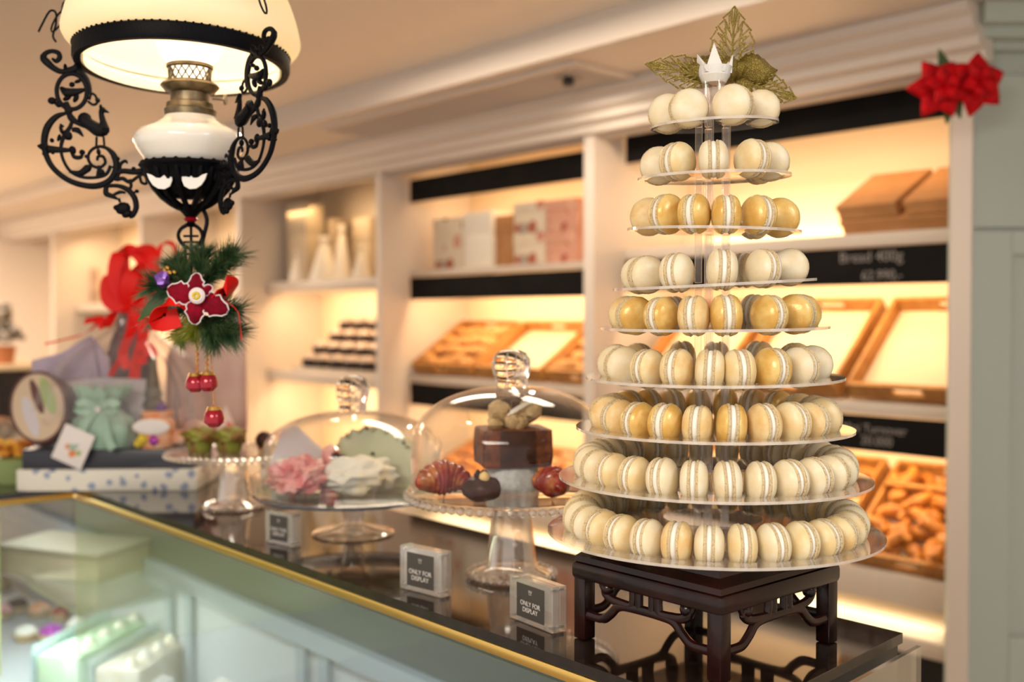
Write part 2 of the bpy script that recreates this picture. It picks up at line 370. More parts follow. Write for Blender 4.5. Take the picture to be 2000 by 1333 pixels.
bm = B(); lathe(bm, [(.018,-.003),(.018,-.03),(.012,-.034),(0,-.034)], 16); obj('lamp_head', bm, M['black'], t)
area('spotlight_beam', (q.x, q.y, CZ+.71), (0,0,0), .03, .03, 2.5, SOFT)

# ================================================================ SHELVING
# per bay: (s0, s1, shelf levels [(z_top, z_bottom_of_shelf, band or None)])
def shelf_unit(s0, s1, label, levels, bands, ledge=True):
    t = thing('shelving_bay', label, 'shelving', SV((s0+s1)/2, 2.72, FL), RZ, 'white shelving bays along the wall'); h = (s1-s0)/2 - .001
    for (zt, zb) in levels:
        bm = B(); box(bm, -h, h, 0, .335, CZ+zb, CZ+zt, .003); obj('shelf', bm, M['shelf'], t)
    bs = []
    for (zt, zb) in bands:
        bm = B(); box(bm, -h+.012, h-.012, -.004, .006, CZ+zb, CZ+zt); bs.append(obj('chalkboard_strip', bm, M['chalk'], t))
    bm = B(); box(bm, -h, h, -.01, .02, CZ-.80, CZ-.712, .004); box(bm, -h, h, .0, .335, CZ-.74, CZ-.72); obj('front_board', bm, M['shelf'], t)
    bm = B(); box(bm, -h, h, -.05, .30, CZ-.913, CZ-.868, .004); obj('plinth_board', bm, M['shelf'], t)
    bm = B(); box(bm, -h, h, .06, .33, 0.002, CZ-.914); obj('base_cabinet', bm, M['black'], t)
    return t, bs
bay1, bs1 = shelf_unit(-2.506, -1.258, 'right white shelving bay with kraft boxes, sloping trays and bread',
    [(.2386,.2),(-.240,-.277)], [(.637,.535),(.198,.0927),(-.279,-.380)])
bay2, bs2 = shelf_unit(-3.786, -2.553, 'middle white shelving bay with patterned boxes above loaves in trays',
    [(.205,.178),(-.252,-.287)], [(.603,.503),(.174,.0767),(-.289,-.385)])
bay3, bs3 = shelf_unit(-5.089, -3.822, 'left white shelving bay with pale gift boxes above rows of dark jars',
    [(.185,.13),(-.275,-.335)], [])
bay4, bs4 = shelf_unit(-6.40, -5.14, 'far shelving bay behind the green pine hanging from the lamp',
    [(.10,.05),(-.40,-.45)], [])
bay5, bs5 = shelf_unit(-8.04, -6.45, 'farthest shelving bay with a small brown picture on its shelf', [(.10,.04),(-.30,-.36)], [])
# warm strips of light in each bay
for (s0, s1, zs, e) in ((-2.506,-1.258,(.195,-.28),1),(-3.786,-2.553,(.17,-.29),1),(-5.089,-3.822,(.128,-.337),1.15),(-6.40,-5.14,(.04,),1.2)):
    for z in zs: led(s0, s1, 2.76, z-.003, 8.5*e, R(38), WARM, .04)
    led(s0, s1, 3.02, (zs[0]+.05), 3.0*e, PI-R(0), WARM, .04)        # strip lying along the back of the upper shelf
    led(s0, s1, 2.78, -.805, 2.2*e, R(10), (1,.78,.45), .03)
    led(s0, s1, 2.80, .56, 1.8*e, R(30), WARM, .06)
area('added_fill_end', SV(-8.2, 1.0, .80), (0, 0, RZ), 1.2, .8, 60, (1,.76,.54))  # added warm fill to brighten the far wall
led(-8.04, -6.45, 2.75, .58, 7, R(20), WARM, .1)
# chalk writing
for (b, txt, px, py, sz) in ((bs1[1], 'Bread 400g', 1700, 503, .043), (bs1[1], '62.990,-', 1722, 538, .038), (bs1[2], 'Mini Turnover', 1706, 838, .034), (bs1[2], '20.000', 1712, 862, .036)):
    s, z = at_v(px, py, 2.715)
    text(txt, sz, M['chalktext'], b, (s+1.882, -.0055, CZ+z-.012), (PI/2, 0, 0), name='chalk_lettering')

# ---- kraft boxes on the right bay
def box_thing(name, label, cat, s, v, z, sx, sy, sz, m, rz=0, group=None, lid=True, lidm=None):
    t = thing(name, label, cat, SV(s, v, z), RZ+rz, group)
    bm = B(); box(bm, -sx/2, sx/2, -sy/2, sy/2, 0, sz*(.72 if lid else 1), .002); obj('body', bm, m, t)
    if lid:
        bm = B(); box(bm, -sx/2-.003, sx/2+.003, -sy/2-.003, sy/2+.003, sz*.62, sz, .002); obj('lid', bm, lidm or m, t)
    return t
for (lab, s_, off, sx, sy) in (('wide flat kraft box at the bottom of the stack on the top right shelf', -1.475, 0, .40, .25),('left kraft box lying on top of the wide kraft box', -1.585, .047, .18, .235),('right kraft box on the wide kraft box, next to the post', -1.372, .047, .19, .235)):
    b_ = box_thing('cardboard_box', lab, 'box', s_, 2.765+sy/2*math.cos(R(28))-off*math.sin(R(28)), .240+sy/2*math.sin(R(28))+off*math.cos(R(28)), sx, sy, .045, M['kraft'], 0, 'kraft boxes on the top shelf')
    b_.rotation_euler = (R(28), 0, RZ)
# ---- wooden trays sloping on the shelves
def tray(label, s, v, z, w=.36, L=.40, h=.055, tilt=40, group='sloping wooden trays', m=None, lin=True):
    t = thing('wooden_tray', label, 'tray', SV(s, v, z), RZ, group, rx=R(tilt))
    # Euler order XYZ: tilt about local x first, then turn with the shelf
    m = m or M['tray']
    bm = B(); box(bm, -w/2, w/2, 0, L, 0, .008); obj('tray_floor', bm, m, t)
    for x in (-w/2, w/2-.012): bm = B(); box(bm, x, x+.012, 0, L, .008, h, .001); obj('side_board', bm, m, t)
    for y in (0, L-.012):
        bm = B(); hw = .045
        box(bm, -w/2+.012, -hw, y, y+.012, .008, h); box(bm, hw, w/2-.012, y, y+.012, .008, h)
        box(bm, -hw, hw, y, y+.012, .008, .020); box(bm, -hw, hw, y, y+.012, h-.012, h); obj('end_board', bm, m, t)
    if lin: bm = B(); box(bm, -w/2+.014, w/2-.014, .014, L-.014, .0085, .0095); obj('paper_liner', bm, M['paper'], t)
    return t
TR = 'wooden trays sloping on the bakery shelves'
def tv(v): return v
tray('empty paper-lined wooden tray at the right end of the middle shelf', -1.447, 2.735, -.232, .36, .37, tilt=43, group=TR)
tray('empty paper-lined wooden tray partly behind the macarons on the middle shelf', -1.845, 2.735, -.232, .36, .37, tilt=43, group=TR)
tray('empty wooden tray mostly hidden by the macaron tower on the middle shelf', -2.25, 2.735, -.232, .36, .37, tilt=43, group=TR)
ta = [tray('wooden tray of loaves at the left end of the middle bay', -3.56, 2.74, -.246, .40, .34, tilt=33, group=TR),
      tray('half-empty wooden tray in the centre of the middle bay', -3.13, 2.74, -.246, .40, .34, tilt=33, group=TR, lin=True),
      tray('wooden tray with pale loaves at the right end of the middle bay', -2.74, 2.74, -.246, .32, .34, tilt=33, group=TR)]
tb = [tray('wooden tray full of golden rolls on the bottom right shelf', -1.447, 2.735, -.712, .36, .38, tilt=38, group=TR),
      tray('wooden tray of golden rolls left of the post-side roll tray, behind the macarons', -1.845, 2.735, -.712, .36, .38, tilt=38, group=TR),
      tray('bottom shelf wooden tray hidden behind the macaron tower', -2.25, 2.735, -.712, .36, .38, tilt=38, group=TR)]
tc_ = [tray('bottom shelf wooden tray seen behind the middle cake stand', -3.5, 2.735, -.712, .36, .32, tilt=22, group=TR),
       tray('bottom shelf wooden tray seen behind the right glass dome', -3.08, 2.735, -.712, .36, .32, tilt=22, group=TR)]

def roll_bm(kind):
    bm = B()
    if kind == 0:     # crescent roll
        n = 22; pts = []; rs = []
        for i in range(n):
            a = -1.15+2.3*i/(n-1); pts.append((.034*math.sin(a)*1.2, .03*math.cos(a)-.02, .014)); q = 1-abs(a)/1.25
            rs.append(.006+.014*max(0,q)**.7*(1+.10*math.sin(i*2.1)))
        tube(bm, pts, rs, 12)
    elif kind == 1:   # round roll with a score
        ball(bm, (0,0,.015), .03, 1.1, .85, .62, 3, nz=.12, nf=30)
    else:             # small loaf
        n = 16; pts = [(-.045+.09*i/(n-1), 0, .017) for i in range(n)]
        rs = [.006+.018*math.sin(PI*(i+.6)/(n+.2))**.5*(1+.07*math.sin(i*2.4)) for i in range(n)]; tube(bm, pts, rs, 12)
    return bm
protos = {}
def bread(kind, mk, parent_tray, x, y, z, rz, sc, label, group, name='bread_roll', tilt=0):
    key = (kind, mk)
    if key not in protos:
        bm = roll_bm(kind); me = bpy.data.meshes.new(name); bm.to_mesh(me); bm.free()
        for p in me.polygons: p.use_smooth = True
        me.materials.append(M[mk]); protos[key] = me
    o = bpy.data.objects.new(name, protos[key]); C.objects.link(o)
    mw = Matrix.Translation(parent_tray.location) @ parent_tray.rotation_euler.to_matrix().to_4x4()
    mm = mw @ Matrix.Translation((x, y, z)) @ Euler((random.uniform(-.2,.2), tilt, rz)).to_matrix().to_4x4() @ Matrix.Diagonal((sc, sc, sc, 1))
    o.matrix_world = mm
    o.location, q, o.scale = mm.decompose(); o.rotation_euler = q.to_euler()
    return tag(o, label, 'bread', group)
ORD = ['first','second','third','fourth','fifth','sixth','seventh','eighth','ninth','tenth','eleventh','twelfth','thirteenth','fourteenth','fifteenth','sixteenth','seventeenth','eighteenth','nineteenth','twentieth']
ROWN = ['front','second','third','fourth','top']
for ti, (tr, nm, w) in enumerate(((tb[0], 'tray at the post, bottom shelf', .36), (tb[1], 'bottom tray beside the macarons', .36))):
    for row in range(5):
        for k in range(5):
            bread([0,1,0,2,0][(k+row*2)%5], 'bread', tr, -w/2+.055+k*.063+random.uniform(-.008,.008), .045+row*.068+random.uniform(-.006,.006), .016+random.uniform(0,.008),
                  random.uniform(-1.2,1.2), random.uniform(1.0,1.15), 'golden roll, %s from left in %s row, %s' % (ORD[k], ROWN[row], nm), 'golden rolls in the bottom trays')
for (tr, nm) in ((tb[0], 'tray at the post, bottom shelf'), (tb[1], 'bottom tray beside the macarons')):
    for k in range(14):
        bread(random.choice([0,0,1]), 'bread', tr, random.uniform(-.13,.13), [.05,.10,.16,.21,.30,.34][k%6]+random.uniform(-.012,.012), .044+random.uniform(0,.006), random.uniform(-3,3), random.uniform(.95,1.15),
              'golden roll, %s on the upper layer, %s' % (ORD[k], nm), 'golden rolls in the bottom trays', tilt=random.uniform(-.4,.4))
# a slat across the bottom right tray
bm = B(); box(bm, -.165, .165, .255, .27, .05, .075); o = obj('divider_board', bm, M['tray'], tb[0])
for ti, (tr, nm, w, rows, mk) in enumerate(((ta[0],'left tray of the middle bay',.40,4,'bread2'), (ta[2],'right tray of the middle bay',.32,3,'bread2'))):
    n = 4 if w > .35 else 3
    for row in range(rows):
        for k in range(n):
            bread([2,1][(k+row)%2], mk, tr, -w/2+.065+k*.088+random.uniform(-.006,.006), .05+row*.075, .016, random.uniform(-.5,.5), random.uniform(1.05,1.25),
                  'pale loaf, %s from left in %s row, %s' % (ORD[k], ROWN[row], nm), 'pale loaves in the middle bay trays')
for ti, (tr, nm) in enumerate(((tc_[0],'bottom tray behind the middle cake stand'),(tc_[1],'bottom tray behind the right dome'))):
    for row in range(3):
        for k in range(4):
            bread([0,1][(k+row)%2], 'bread', tr, -.12+k*.078, .05+row*.08, .017, random.uniform(-1,1), 1.15, 'golden roll, %s from left in %s row, %s' % (ORD[k], ROWN[row], nm), 'golden rolls in the bottom trays')

# ---- boxes on the middle bay's upper shelf
def pxbox(name, label, px0, px1, ytop, v, zb, depth, m, group=None, lid=False, rz=0, cat='box', lidm=None):
    s0, _ = at_v(px0, 500, v); s1, _ = at_v(px1, 500, v); _, zt = at_v((px0+px1)/2, ytop, v)
    return box_thing(name, label, cat, (s0+s1)/2, v+depth/2, zb, s1-s0, depth, zt-zb, m, rz, group, lid, lidm)
pxbox('gift_box', 'brown sprig printed gift box at the left of the middle bay', 845, 903, 425, 2.78, .2055, .12, M['floral'], 'gift boxes on the middle bay')
pxbox('gift_box', 'plain white gift box shining beside the left printed box', 906, 960, 414, 2.78, .2055, .12, M['whitebox'], 'gift boxes on the middle bay', lid=True)
pxbox('gift_box', 'plain brown gift box set back beside the white box', 968, 1002, 421, 2.80, .2055, .1, M['kraft'], 'gift boxes on the middle bay', lid=True)
for (lab, x0, x1, lo, hi, m) in (('lower left printed cream gift box of the four by the post',1004,1064,.2055,.33,'floral'),('upper left printed cream gift box of the four by the post',1004,1064,.331,.455,'floral'),
                          ('lower right pink printed gift box of the four by the post',1066,1128,.2055,.325,'floralpink'),('upper right pink printed gift box of the four by the post',1066,1128,.326,.45,'floralpink')):
    s0,_ = at_v(x0,480,2.78); s1,_ = at_v(x1,480,2.78)
    box_thing('gift_box', lab, 'box', (s0+s1)/2, 2.84, lo, s1-s0, .12, hi-lo, M[m], 0, 'gift boxes on the middle bay', True)
# ---- left bay: pale packages, cones and jars
def cone_pack(label, px, r, ytop, v, zb, m, group):
    s, _ = at_v(px, 500, v); _, zt = at_v(px, ytop, v)
    t = thing('gift_cone', label, 'package', SV(s, v, zb), RZ, group); h = zt-zb
    bm = B(); lathe(bm, [(0,0),(r,0),(r,.01),(r*.3,h*.8),(r*.16,h*.84)], 20); obj('wrap', bm, m, t)
    bm = B(); lathe(bm, [(r*.16,h*.84),(r*.35,h*.93),(r*.28,h),(0,h*.95)], 16); obj('tied_top', bm, m, t)
G = 'pale packages on the left bay'
pxbox('gift_box', 'tall grey-beige gift box at the left of the left bay', 562, 598, 398, 2.79, .1855, .1, M['beigebox'], G, lid=True)
cone_pack('bright white cone package in the centre of the left bay', 633, .075, 462, 2.80, .1855, M['whitebox'], G)
cone_pack('small white cone package at the left of the left bay', 582, .05, 490, 2.80, .1855, M['whitebox'], G)
cone_pack('tall white cone package right of the bright cone', 668, .05, 440, 2.86, .1855, M['whitebox'], G)
cone_pack('narrow white cone package next to the post', 706, .045, 478, 2.80, .1855, M['whitebox'], G)
pxbox('gift_box', 'tall beige gift box behind the white cones of the left bay', 612, 652, 430, 2.93, .1855, .07, M['beigebox'], G, lid=True)
pxbox('gift_box', 'pale beige gift box against the post of the left bay', 692, 722, 425, 2.92, .1855, .08, M['beigebox'], G, lid=True)
bm = B()
for i in range(4): box(bm, -.50, .50, .0+i*.08, .08+i*.08, 0, .02+i*.062)
o = obj('display_riser', bm, M['shelf'], None, False); place(o, SV(-4.345, 2.73, -.2745), RZ); tag(o, 'white stepped riser under the rows of jars', 'riser')
jar0 = thing('preserve_jar', '', 'jar', (0,0,0), RZ, 'jars on the left bay')
bm = B(); lathe(bm, [(0,0),(.034,0),(.039,.004),(.039,.040),(.032,.048),(0,.048)], 16); obj('jar_body', bm, M['jarglass'], jar0)
bm = B(); lathe(bm, [(.030,.034),(.0365,.037),(.035,.046),(.028,.058),(.016,.066),(0,.069)], 16); obj('lid', bm, M['jarlid'], jar0)
first = True
for row in range(4):
    for k in range(7):
        j = jar0 if first else copy_tree(jar0); first = False
        j.location = SV(-3.925-k*.132-(row%2)*.03, 2.73+.04+row*.08, -.2745+.02+row*.062+.0005)
        j.scale = (1.5, 1, 1)
        j['label'] = 'dark oval jar with pale lid, %s from the post in the %s row of jars' % (ORD[k], ['front','second','third','back'][row])

# ---- far left shelf items
s, z = at_v(182, 500, 2.85)
box_thing('picture_frame', 'small brown picture standing on the farthest shelf', 'picture', s, 2.85, .1005, .10, .03, .27, M['twig'], 0, None, False)
q = at_y(8, 672, 6.0)
svc = thing('service_counter', 'beige-topped dark side counter at the far left', 'counter', (q.x-.45, q.y, CZ+FL), RZ+R(0))
bm = B(); box(bm, -.6, .42, -.5, .6, 0, CZ-.30); obj('body', bm, M['stonedull'], svc, False)
bm = B(); box(bm, -.63, .45, -.53, .63, CZ-.298, CZ-.27, .004); obj('worktop', bm, M['beigebox'], svc)
zt = -.2695
q = on_z(8, 676, zt) if False else at_y(4, 676, 6.0)
t = thing('potted_plant', 'silver-grey bushy plant in a terracotta basket at the far left', 'plant', (q.x, q.y, CZ+zt+.0005))
bm = B(); lathe(bm, [(0,0),(.06,0),(.075,.10),(.08,.105),(.07,.105),(.06,.03)], 20); obj('pot', bm, M['terracotta'], t)
bm = B()
for i in range(60):
    a = random.uniform(0,2*PI); h = random.uniform(.06,.26); rr = .10*random.random()*(1.2-h)
    ball(bm, (rr*math.cos(a), rr*math.sin(a), .08+h), .028, 1, 1, .8, 1)
obj('foliage', bm, M['sprout'], t)

# ---- poinsettia on the shelf corner
q = at_y(1862, 165, 2.44)
t = thing('poinsettia_decoration', 'red artificial poinsettia pinned at the top corner of the shelving', 'decoration', (q.x, q.y, CZ+q.z))
for fi, (cx, cz, rr, tl) in enumerate(((-.035, -.01, .074, 0), (.048, .0, .076, .35))):
    for ring, (n, L, yy) in enumerate(((6, rr, .0), (5, rr*.62, -.015))):
        for k in range(n):
            a = 2*PI*k/n + fi*.4 + ring*.5; bm = B(); n_ = 9; rows = []
            for i in range(n_):
                u = i/(n_-1); w = L*.50*math.sin(PI*min(1,u*.9+.08))**.8*(1-u*.55)*(1 if u < .98 else .05); d = -yy*-1 - .02*math.sin(u*2.4) + .012*u*u
                for sg in (-1, 0, 1):
                    x = u*L*math.cos(a)-sg*w*math.sin(a); z = u*L*math.sin(a)+sg*w*math.cos(a)
                    rows.append(bm.verts.new((cx+x, yy+d+(.006 if sg else 0)-(.0), cz+z)))
            for i in range(n_-1):
                for c in range(2):
                    a0 = i*3+c; bm.faces.new((rows[a0], rows[a0+1], rows[a0+4], rows[a0+3]))
            o = obj('petal', bm, M['redpetal'], t); md = o.modifiers.new('s', 'SOLIDIFY'); md.thickness = .0012
    bm = B()
    for k in range(6): ball(bm, (cx+.008*math.cos(k), -.028, cz+.008*math.sin(k)), .005, sub=1)
    obj('flower_centre', bm, M['velvet'], t)
bm = B()
for (a, L) in ((1.9,.09),(4.6,.09),(5.0,.08)):
    pts = [(L*u*math.cos(a), .012, L*u*math.sin(a)) for u in (0,.25,.5,.75,1)]; ribbon(bm, pts, [.01,.03,.034,.02,.003], (0,0,1) if abs(math.cos(a))>.7 else (1,0,0))
obj('leaf', bm, M['leaf'], t)

# ================================================================ COUNTER / DISPLAY CASE
CT = -.371
cnt = thing('display_counter', 'long glass-fronted bakery display counter with a polished dark top', 'display counter', (0,0,CZ), RZ)
bm = B()
prism(bm, [(-4.2,.7918),(-.587,.7918),(-.6175,1.153),(-4.2,1.153)], CT-.012, CT, 'xy')
obj('worktop', bm, M['stone'], cnt, False)
bm = B(); prism(bm, [(-4.2,-1.2),(-2.35,-1.2),(-2.35,.7905),(-4.2,.7905)], CT-.012, CT, 'xy')
obj('side_worktop', bm, M['stone'], cnt, False)
bm = B(); box(bm, -2.3525, -.585, .7895, .7935, CT-.025, CT-.0125, .001); obj('brass_strip', bm, M['gold'], cnt)
bm = B(); box(bm, -2.3525, -2.3485, -1.2, .789, CT-.025, CT-.0125, .001); obj('brass_strip', bm, M['gold'], cnt)
bm = B(); box(bm, -2.34, -.575, .786, .790, CT-1.0, CT-.027); obj('front_glass', bm, M['pane'], cnt, False)
bm = B(); box(bm, -2.351, -2.346, -1.2, .784, CT-1.0, CT-.027); obj('side_glass', bm, M['pane'], cnt, False)
# right end: dark panel and a clear pane standing proud of it
bm = B(); prism(bm, [(-.605,.80),(-.597,.80),(-.622,1.15),(-.640,1.15)], CT-1.1, CT-.0135, 'xy'); obj('end_panel', bm, M['stonedull'], cnt, False)
bm = B(); prism(bm, [(-.572,.80),(-.566,.80),(-.597,1.158),(-.603,1.158)], CT-1.0, CT-.012, 'xy'); obj('end_glass', bm, M['pane'], cnt, False)
bm = B(); box(bm, -4.2, -.64, 1.12, 1.15, CT-1.24, CT-.29); obj('back_panel', bm, M['caseback'], cnt, False)
bm = B(); box(bm, -4.2, -.64, 1.12, 1.15, CT-.289, CT-.0135); obj('upper_back_panel', bm, M['caseupper'], cnt, False)
bm = B()
box(bm, -4.2, -.65, 1.095, 1.118, CT-.31, CT-.27)
for s in (-3.3,-2.62,-2.50,-1.95,-1.86,-1.30,-1.22,-.70): box(bm, s, s+.035, 1.105, 1.118, CT-1.0, CT-.31)
obj('door_frame', bm, M['caseframe'], cnt)
bm = B(); box(bm, -4.2, -.65, .80, 1.10, CT-.60, CT-.579); obj('cake_shelf', bm, M['caseback'], cnt, False)
bm = B(); box(bm, -4.2, -2.42, .82, 1.10, CT-.307, CT-.300); obj('glass_shelf', bm, M['pane'], cnt, False)
bm = B(); box(bm, -4.2, -2.40, -1.15, .78, CT-1.0, CT-.55); obj('side_base', bm, M['caseback'], cnt, False)
bm = B(); box(bm, -2.9, -2.88, -1.15, .78, CT-.549, CT-.0135); obj('side_back_panel', bm, M['sideback'], cnt, False)
area('case_light', SV(-1.6, .86, CT-.035), Euler((R(25), 0, RZ)), 1.6, .05, 2.6, COOL)
area('case_light_left', SV(-2.9, .90, CT-.035), Euler((R(8), 0, RZ)), .9, .1, 1.5, COOL)
area('added_fill_cakes', SV(-2.7, .815, CT-.315), Euler((R(30), 0, RZ)), .9, .03, 2.6, COOL)  # added fill under the glass shelf to brighten the cakes
area('case_light_side', SV(-2.45, .1, CT-.035), Euler((0, R(-15), RZ)), .05, 1.4, 1.6, (.95,1,.7))

# ---- cakes inside the case
def case_pt(px, py, v): s, z = at_v(px, py, v); return s, z
SHZ = CT-.579
def log_cake(label, x, y, L, w, h, m, top=None):
    t = thing('log_cake', label, 'cake', (x, y, CZ+SHZ+.0005), R(80), 'cakes in the display case')
    bm = B(); box(bm, -L/2, L/2, -w/2, w/2, 0, h, .006)
    bmesh.ops.subdivide_edges(bm, edges=bm.edges, cuts=3)
    for vv in bm.verts: vv.co += Vector((0,0,1))*noise.noise(vv.co*60)*.010*(vv.co.z > h*.5) + Vector((0,1,0))*noise.noise(vv.co*80+Vector((3,3,3)))*.005
    obj('cake_body', bm, m, t)
    bm = B(); box(bm, -L/2-.004, L/2+.004, w/2+.006, w/2+.012, .0, h+.022); obj('acetate_band', bm, M['acetate'], t, False)
    bm = B()
    for k in range(5): lathe(bm, [(.0,.0),(.014,.0),(.016,.008),(.008,.02),(0,.028)], 12, mat_=Matrix.Translation((-L/2+.03+k*L*.21, -.02, h-.004)))
    obj('cream_peak', bm, top or M['cream'], t)
log_cake('pale green cream cake with an acetate band in the display case', -1.075, 2.70, .34, .115, .125, M['greencake'])
log_cake('tan coconut cake with an acetate band, right of the green cake', -.905, 2.60, .30, .115, .120, M['tancake'])
G = 'small pastries in the display case'
for (px, py, v, r, mk, lab) in ((78,1180,1.06,.036,'orangecandy','orange fruit pastry behind the green cake'),(100,1222,1.0,.036,'magenta','purple berry pastry behind the green cake'),(34,1215,1.02,.036,'choc','dark chocolate pastry left of the purple one'),
                       (150,1205,1.08,.030,'cream','white cream pastry right of the purple one'),(2,1252,.96,.036,'pink','pink pastry at the left edge of the case'),(118,1190,1.095,.030,'croissred','red glazed pastry in the display case'),(2,1190,1.06,.036,'beige','beige nut pastry at the left edge of the case'),(52,1240,.95,.034,'cream','white cream pastry in front of the chocolate one')):
    s, z = at_v(px, py, v)
    t = thing('small_pastry', lab, 'pastry', SV(s, v, SHZ+.0005), 0, G)
    hh = max(.03, z-SHZ-.012)
    bm = B(); lathe(bm, [(0,0),(r*.9,0),(r*1.1,hh*.7),(r,hh*.72),(0,hh*.72)], 16); obj('pastry_base', bm, M['beige'], t)
    bm = B()
    for k in range(6): ball(bm, (r*.5*math.cos(k*1.05), r*.5*math.sin(k*1.05), hh*.8), r*.45, nz=.3, sub=2)
    ball(bm, (0,0,hh*.95), r*.5, nz=.2); obj('topping', bm, M[mk], t)
for (px, py, v, lab) in ((318,1318,.84,'round white meringue at the bottom of the case'),(432,1322,.86,'white meringue ball at the frame bottom, rightmost in the case'),(88,1318,.84,'small white meringue in front of the green cake')):
    s, z = at_v(px, py, v); t = thing('meringue', lab, 'meringue', SV(s, v, SHZ+.0005), 0, 'meringues in the display case')
    hh = max(.05, z-SHZ)
    bm = B(); lathe(bm, [(0,0),(.028,0),(.031,hh*.4),(.03,hh*.8),(.02,hh*.95),(0,hh)], 18, wob=.03); obj('meringue_body', bm, M['tagwhite'], t)
t = thing('cake_box', 'beige cake box on the glass shelf inside the case', 'box', SV(-2.85, .955, CT-.2995), RZ+R(28))
bm = B(); box(bm, -.17, .17, -.10, .10, 0, .060, .003); obj('body', bm, M['beigebox'], t)
bm = B(); box(bm, -.173, .173, -.103, .103, .0605, .075, .003); obj('lid', bm, M['kraftpale'], t)

# ================================================================ CARVED WOODEN STOOL
ST = thing('carved_stool', 'dark rosewood display stool with fretwork sides under the macaron tower', 'stool', SV(-.754, .957, CT+.0005), RZ)
hx, hy, H = .105, .108, .088; lw = .018
for sx in (-1, 1):
    for sy in (-1, 1):
        bm = B(); x0 = sx*hx; y0 = sy*hy
        box(bm, min(x0, x0-sx*lw), max(x0, x0-sx*lw), min(y0, y0-sy*lw), max(y0, y0-sy*lw), 0, H-.004, .002); obj('leg', bm, M['wood'], ST)
bm = B(); box(bm, -hx-.003, hx+.003, -hy-.003, hy+.003, H-.019, H+.002, .006); obj('apron', bm, M['wood'], ST)
bm = B()     # moulded top rising in a cove
rings = []
for (k, z) in ((1.0,H+.002),(.985,H+.008),(.93,H+.013),(.90,H+.016),(.895,H+.024),(.88,H+.026)):
    rings.append([bm.verts.new((sx*hx*k, sy*hy*k, z)) for sx, sy in ((-1,-1),(1,-1),(1,1),(-1,1))])
for a, b in zip(rings, rings[1:]):
    for i in range(4): bm.faces.new((a[i], a[(i+1)%4], b[(i+1)%4], b[i]))
bm.faces.new(rings[0]); bm.faces.new(rings[-1]); obj('top', bm, M['wood'], ST, False)
def fret(L):
    bm = B(); f = lambda pts, r=.0056: tube(bm, smooth_pts([((u-.5)*L, 0, z*H) for u, z in pts], 4), r, 8, flat=.8, nrm=(0,1,0))
    f([(.03,.34),(.12,.33),(.20,.34),(.26,.44),(.31,.55),(.40,.58),(.60,.58),(.69,.55),(.74,.44),(.80,.34),(.88,.33),(.97,.34)])
    for sg in (-1, 1):
        g = lambda u: .5+sg*(u)
        f([(g(.085),.90),(g(.085),.80),(g(.085),.68),(g(.10),.60),(g(.17),.60),(g(.24),.62),(g(.285),.68),(g(.28),.76)], .0054)
        f([(g(.045),.92),(g(.045),.58)], .0050)
        ball(bm, ((g(.27)-.5)*L, 0, .745*H), .0078)
        f([(g(.285),.70),(g(.31),.76),(g(.33),.90)], .0036)
    return bm
for (ang, off, L) in ((0, -hy+.006, 2*hx), (PI, -hy+.006, 2*hx), (PI/2, -hx+.006, 2*hy), (-PI/2, -hx+.006, 2*hy)):
    o = obj('fretwork', fret(L), M['wood'], ST); o.rotation_euler = (0,0,ang); o.location = Vector((-math.sin(ang)*off, math.cos(ang)*off, 0))

# ================================================================ MACARON TOWER
TX, TY = .230, 1.200
AZ = math.atan2(TX, TY)                      # heading from the camera to the tower
tow = thing('macaron_stand', 'nine-tier clear acrylic macaron stand on the dark carved stool', 'cake stand', (TX, TY, CZ))
PR = [.189,.176,.1565,.145,.129,.1142,.0978,.0862,.0718]
PZ = [(-(y-620))*1.2/F for y in (1038,932,836,737,640,556,452,348,246)]
RR = [.150,.139,.121,.110,.0975,.084,.073,.062,.052]
TILT = [(0,0),(0,0),(0,0),(.8,-.5),(1.0,-.6),(1.5,-3.0),(2.2,1.2),(2.6,-1.2),(3.6,-2.4)]
NS = [29,26,22,20,18,15,13,10,7]
def ring_phi(px, r, y=0):
    best = None
    for i in range(-1100, 1101):
        ph = R(i/10); x = TX + r*math.sin(AZ+ph-PI+PI)*0 + 0
        X = TX - r*math.sin(AZ)*math.cos(ph) + r*math.cos(AZ)*math.sin(ph); Y = TY - r*math.cos(AZ)*math.cos(ph) - r*math.sin(AZ)*math.sin(ph)
        e = abs(1000+F*X/Y-px)
        if best is None or e < best[0]: best = (e, ph)
    return best[1]
def ring_pos(ph, r):     # ph 0 faces the camera, positive to the right
    return (-r*math.sin(AZ)*math.cos(ph)+r*math.cos(AZ)*math.sin(ph), -r*math.cos(AZ)*math.cos(ph)-r*math.sin(AZ)*math.sin(ph))
rows = {0: 1387, 1: 1357, 2: 1363}
spec = []   # per tier: list of (phi, colour, yaw override, lean)
cols = {0:['cream','ivory','cream','tan'],1:['ivory','ivory','ivory','cream'],2:['gold','tan','gold','tan','cream'],4:['gold','gold','tan'],5:['ivory'],6:['gold','tan','gold'],7:['ivory','cream'],8:['ivory']}
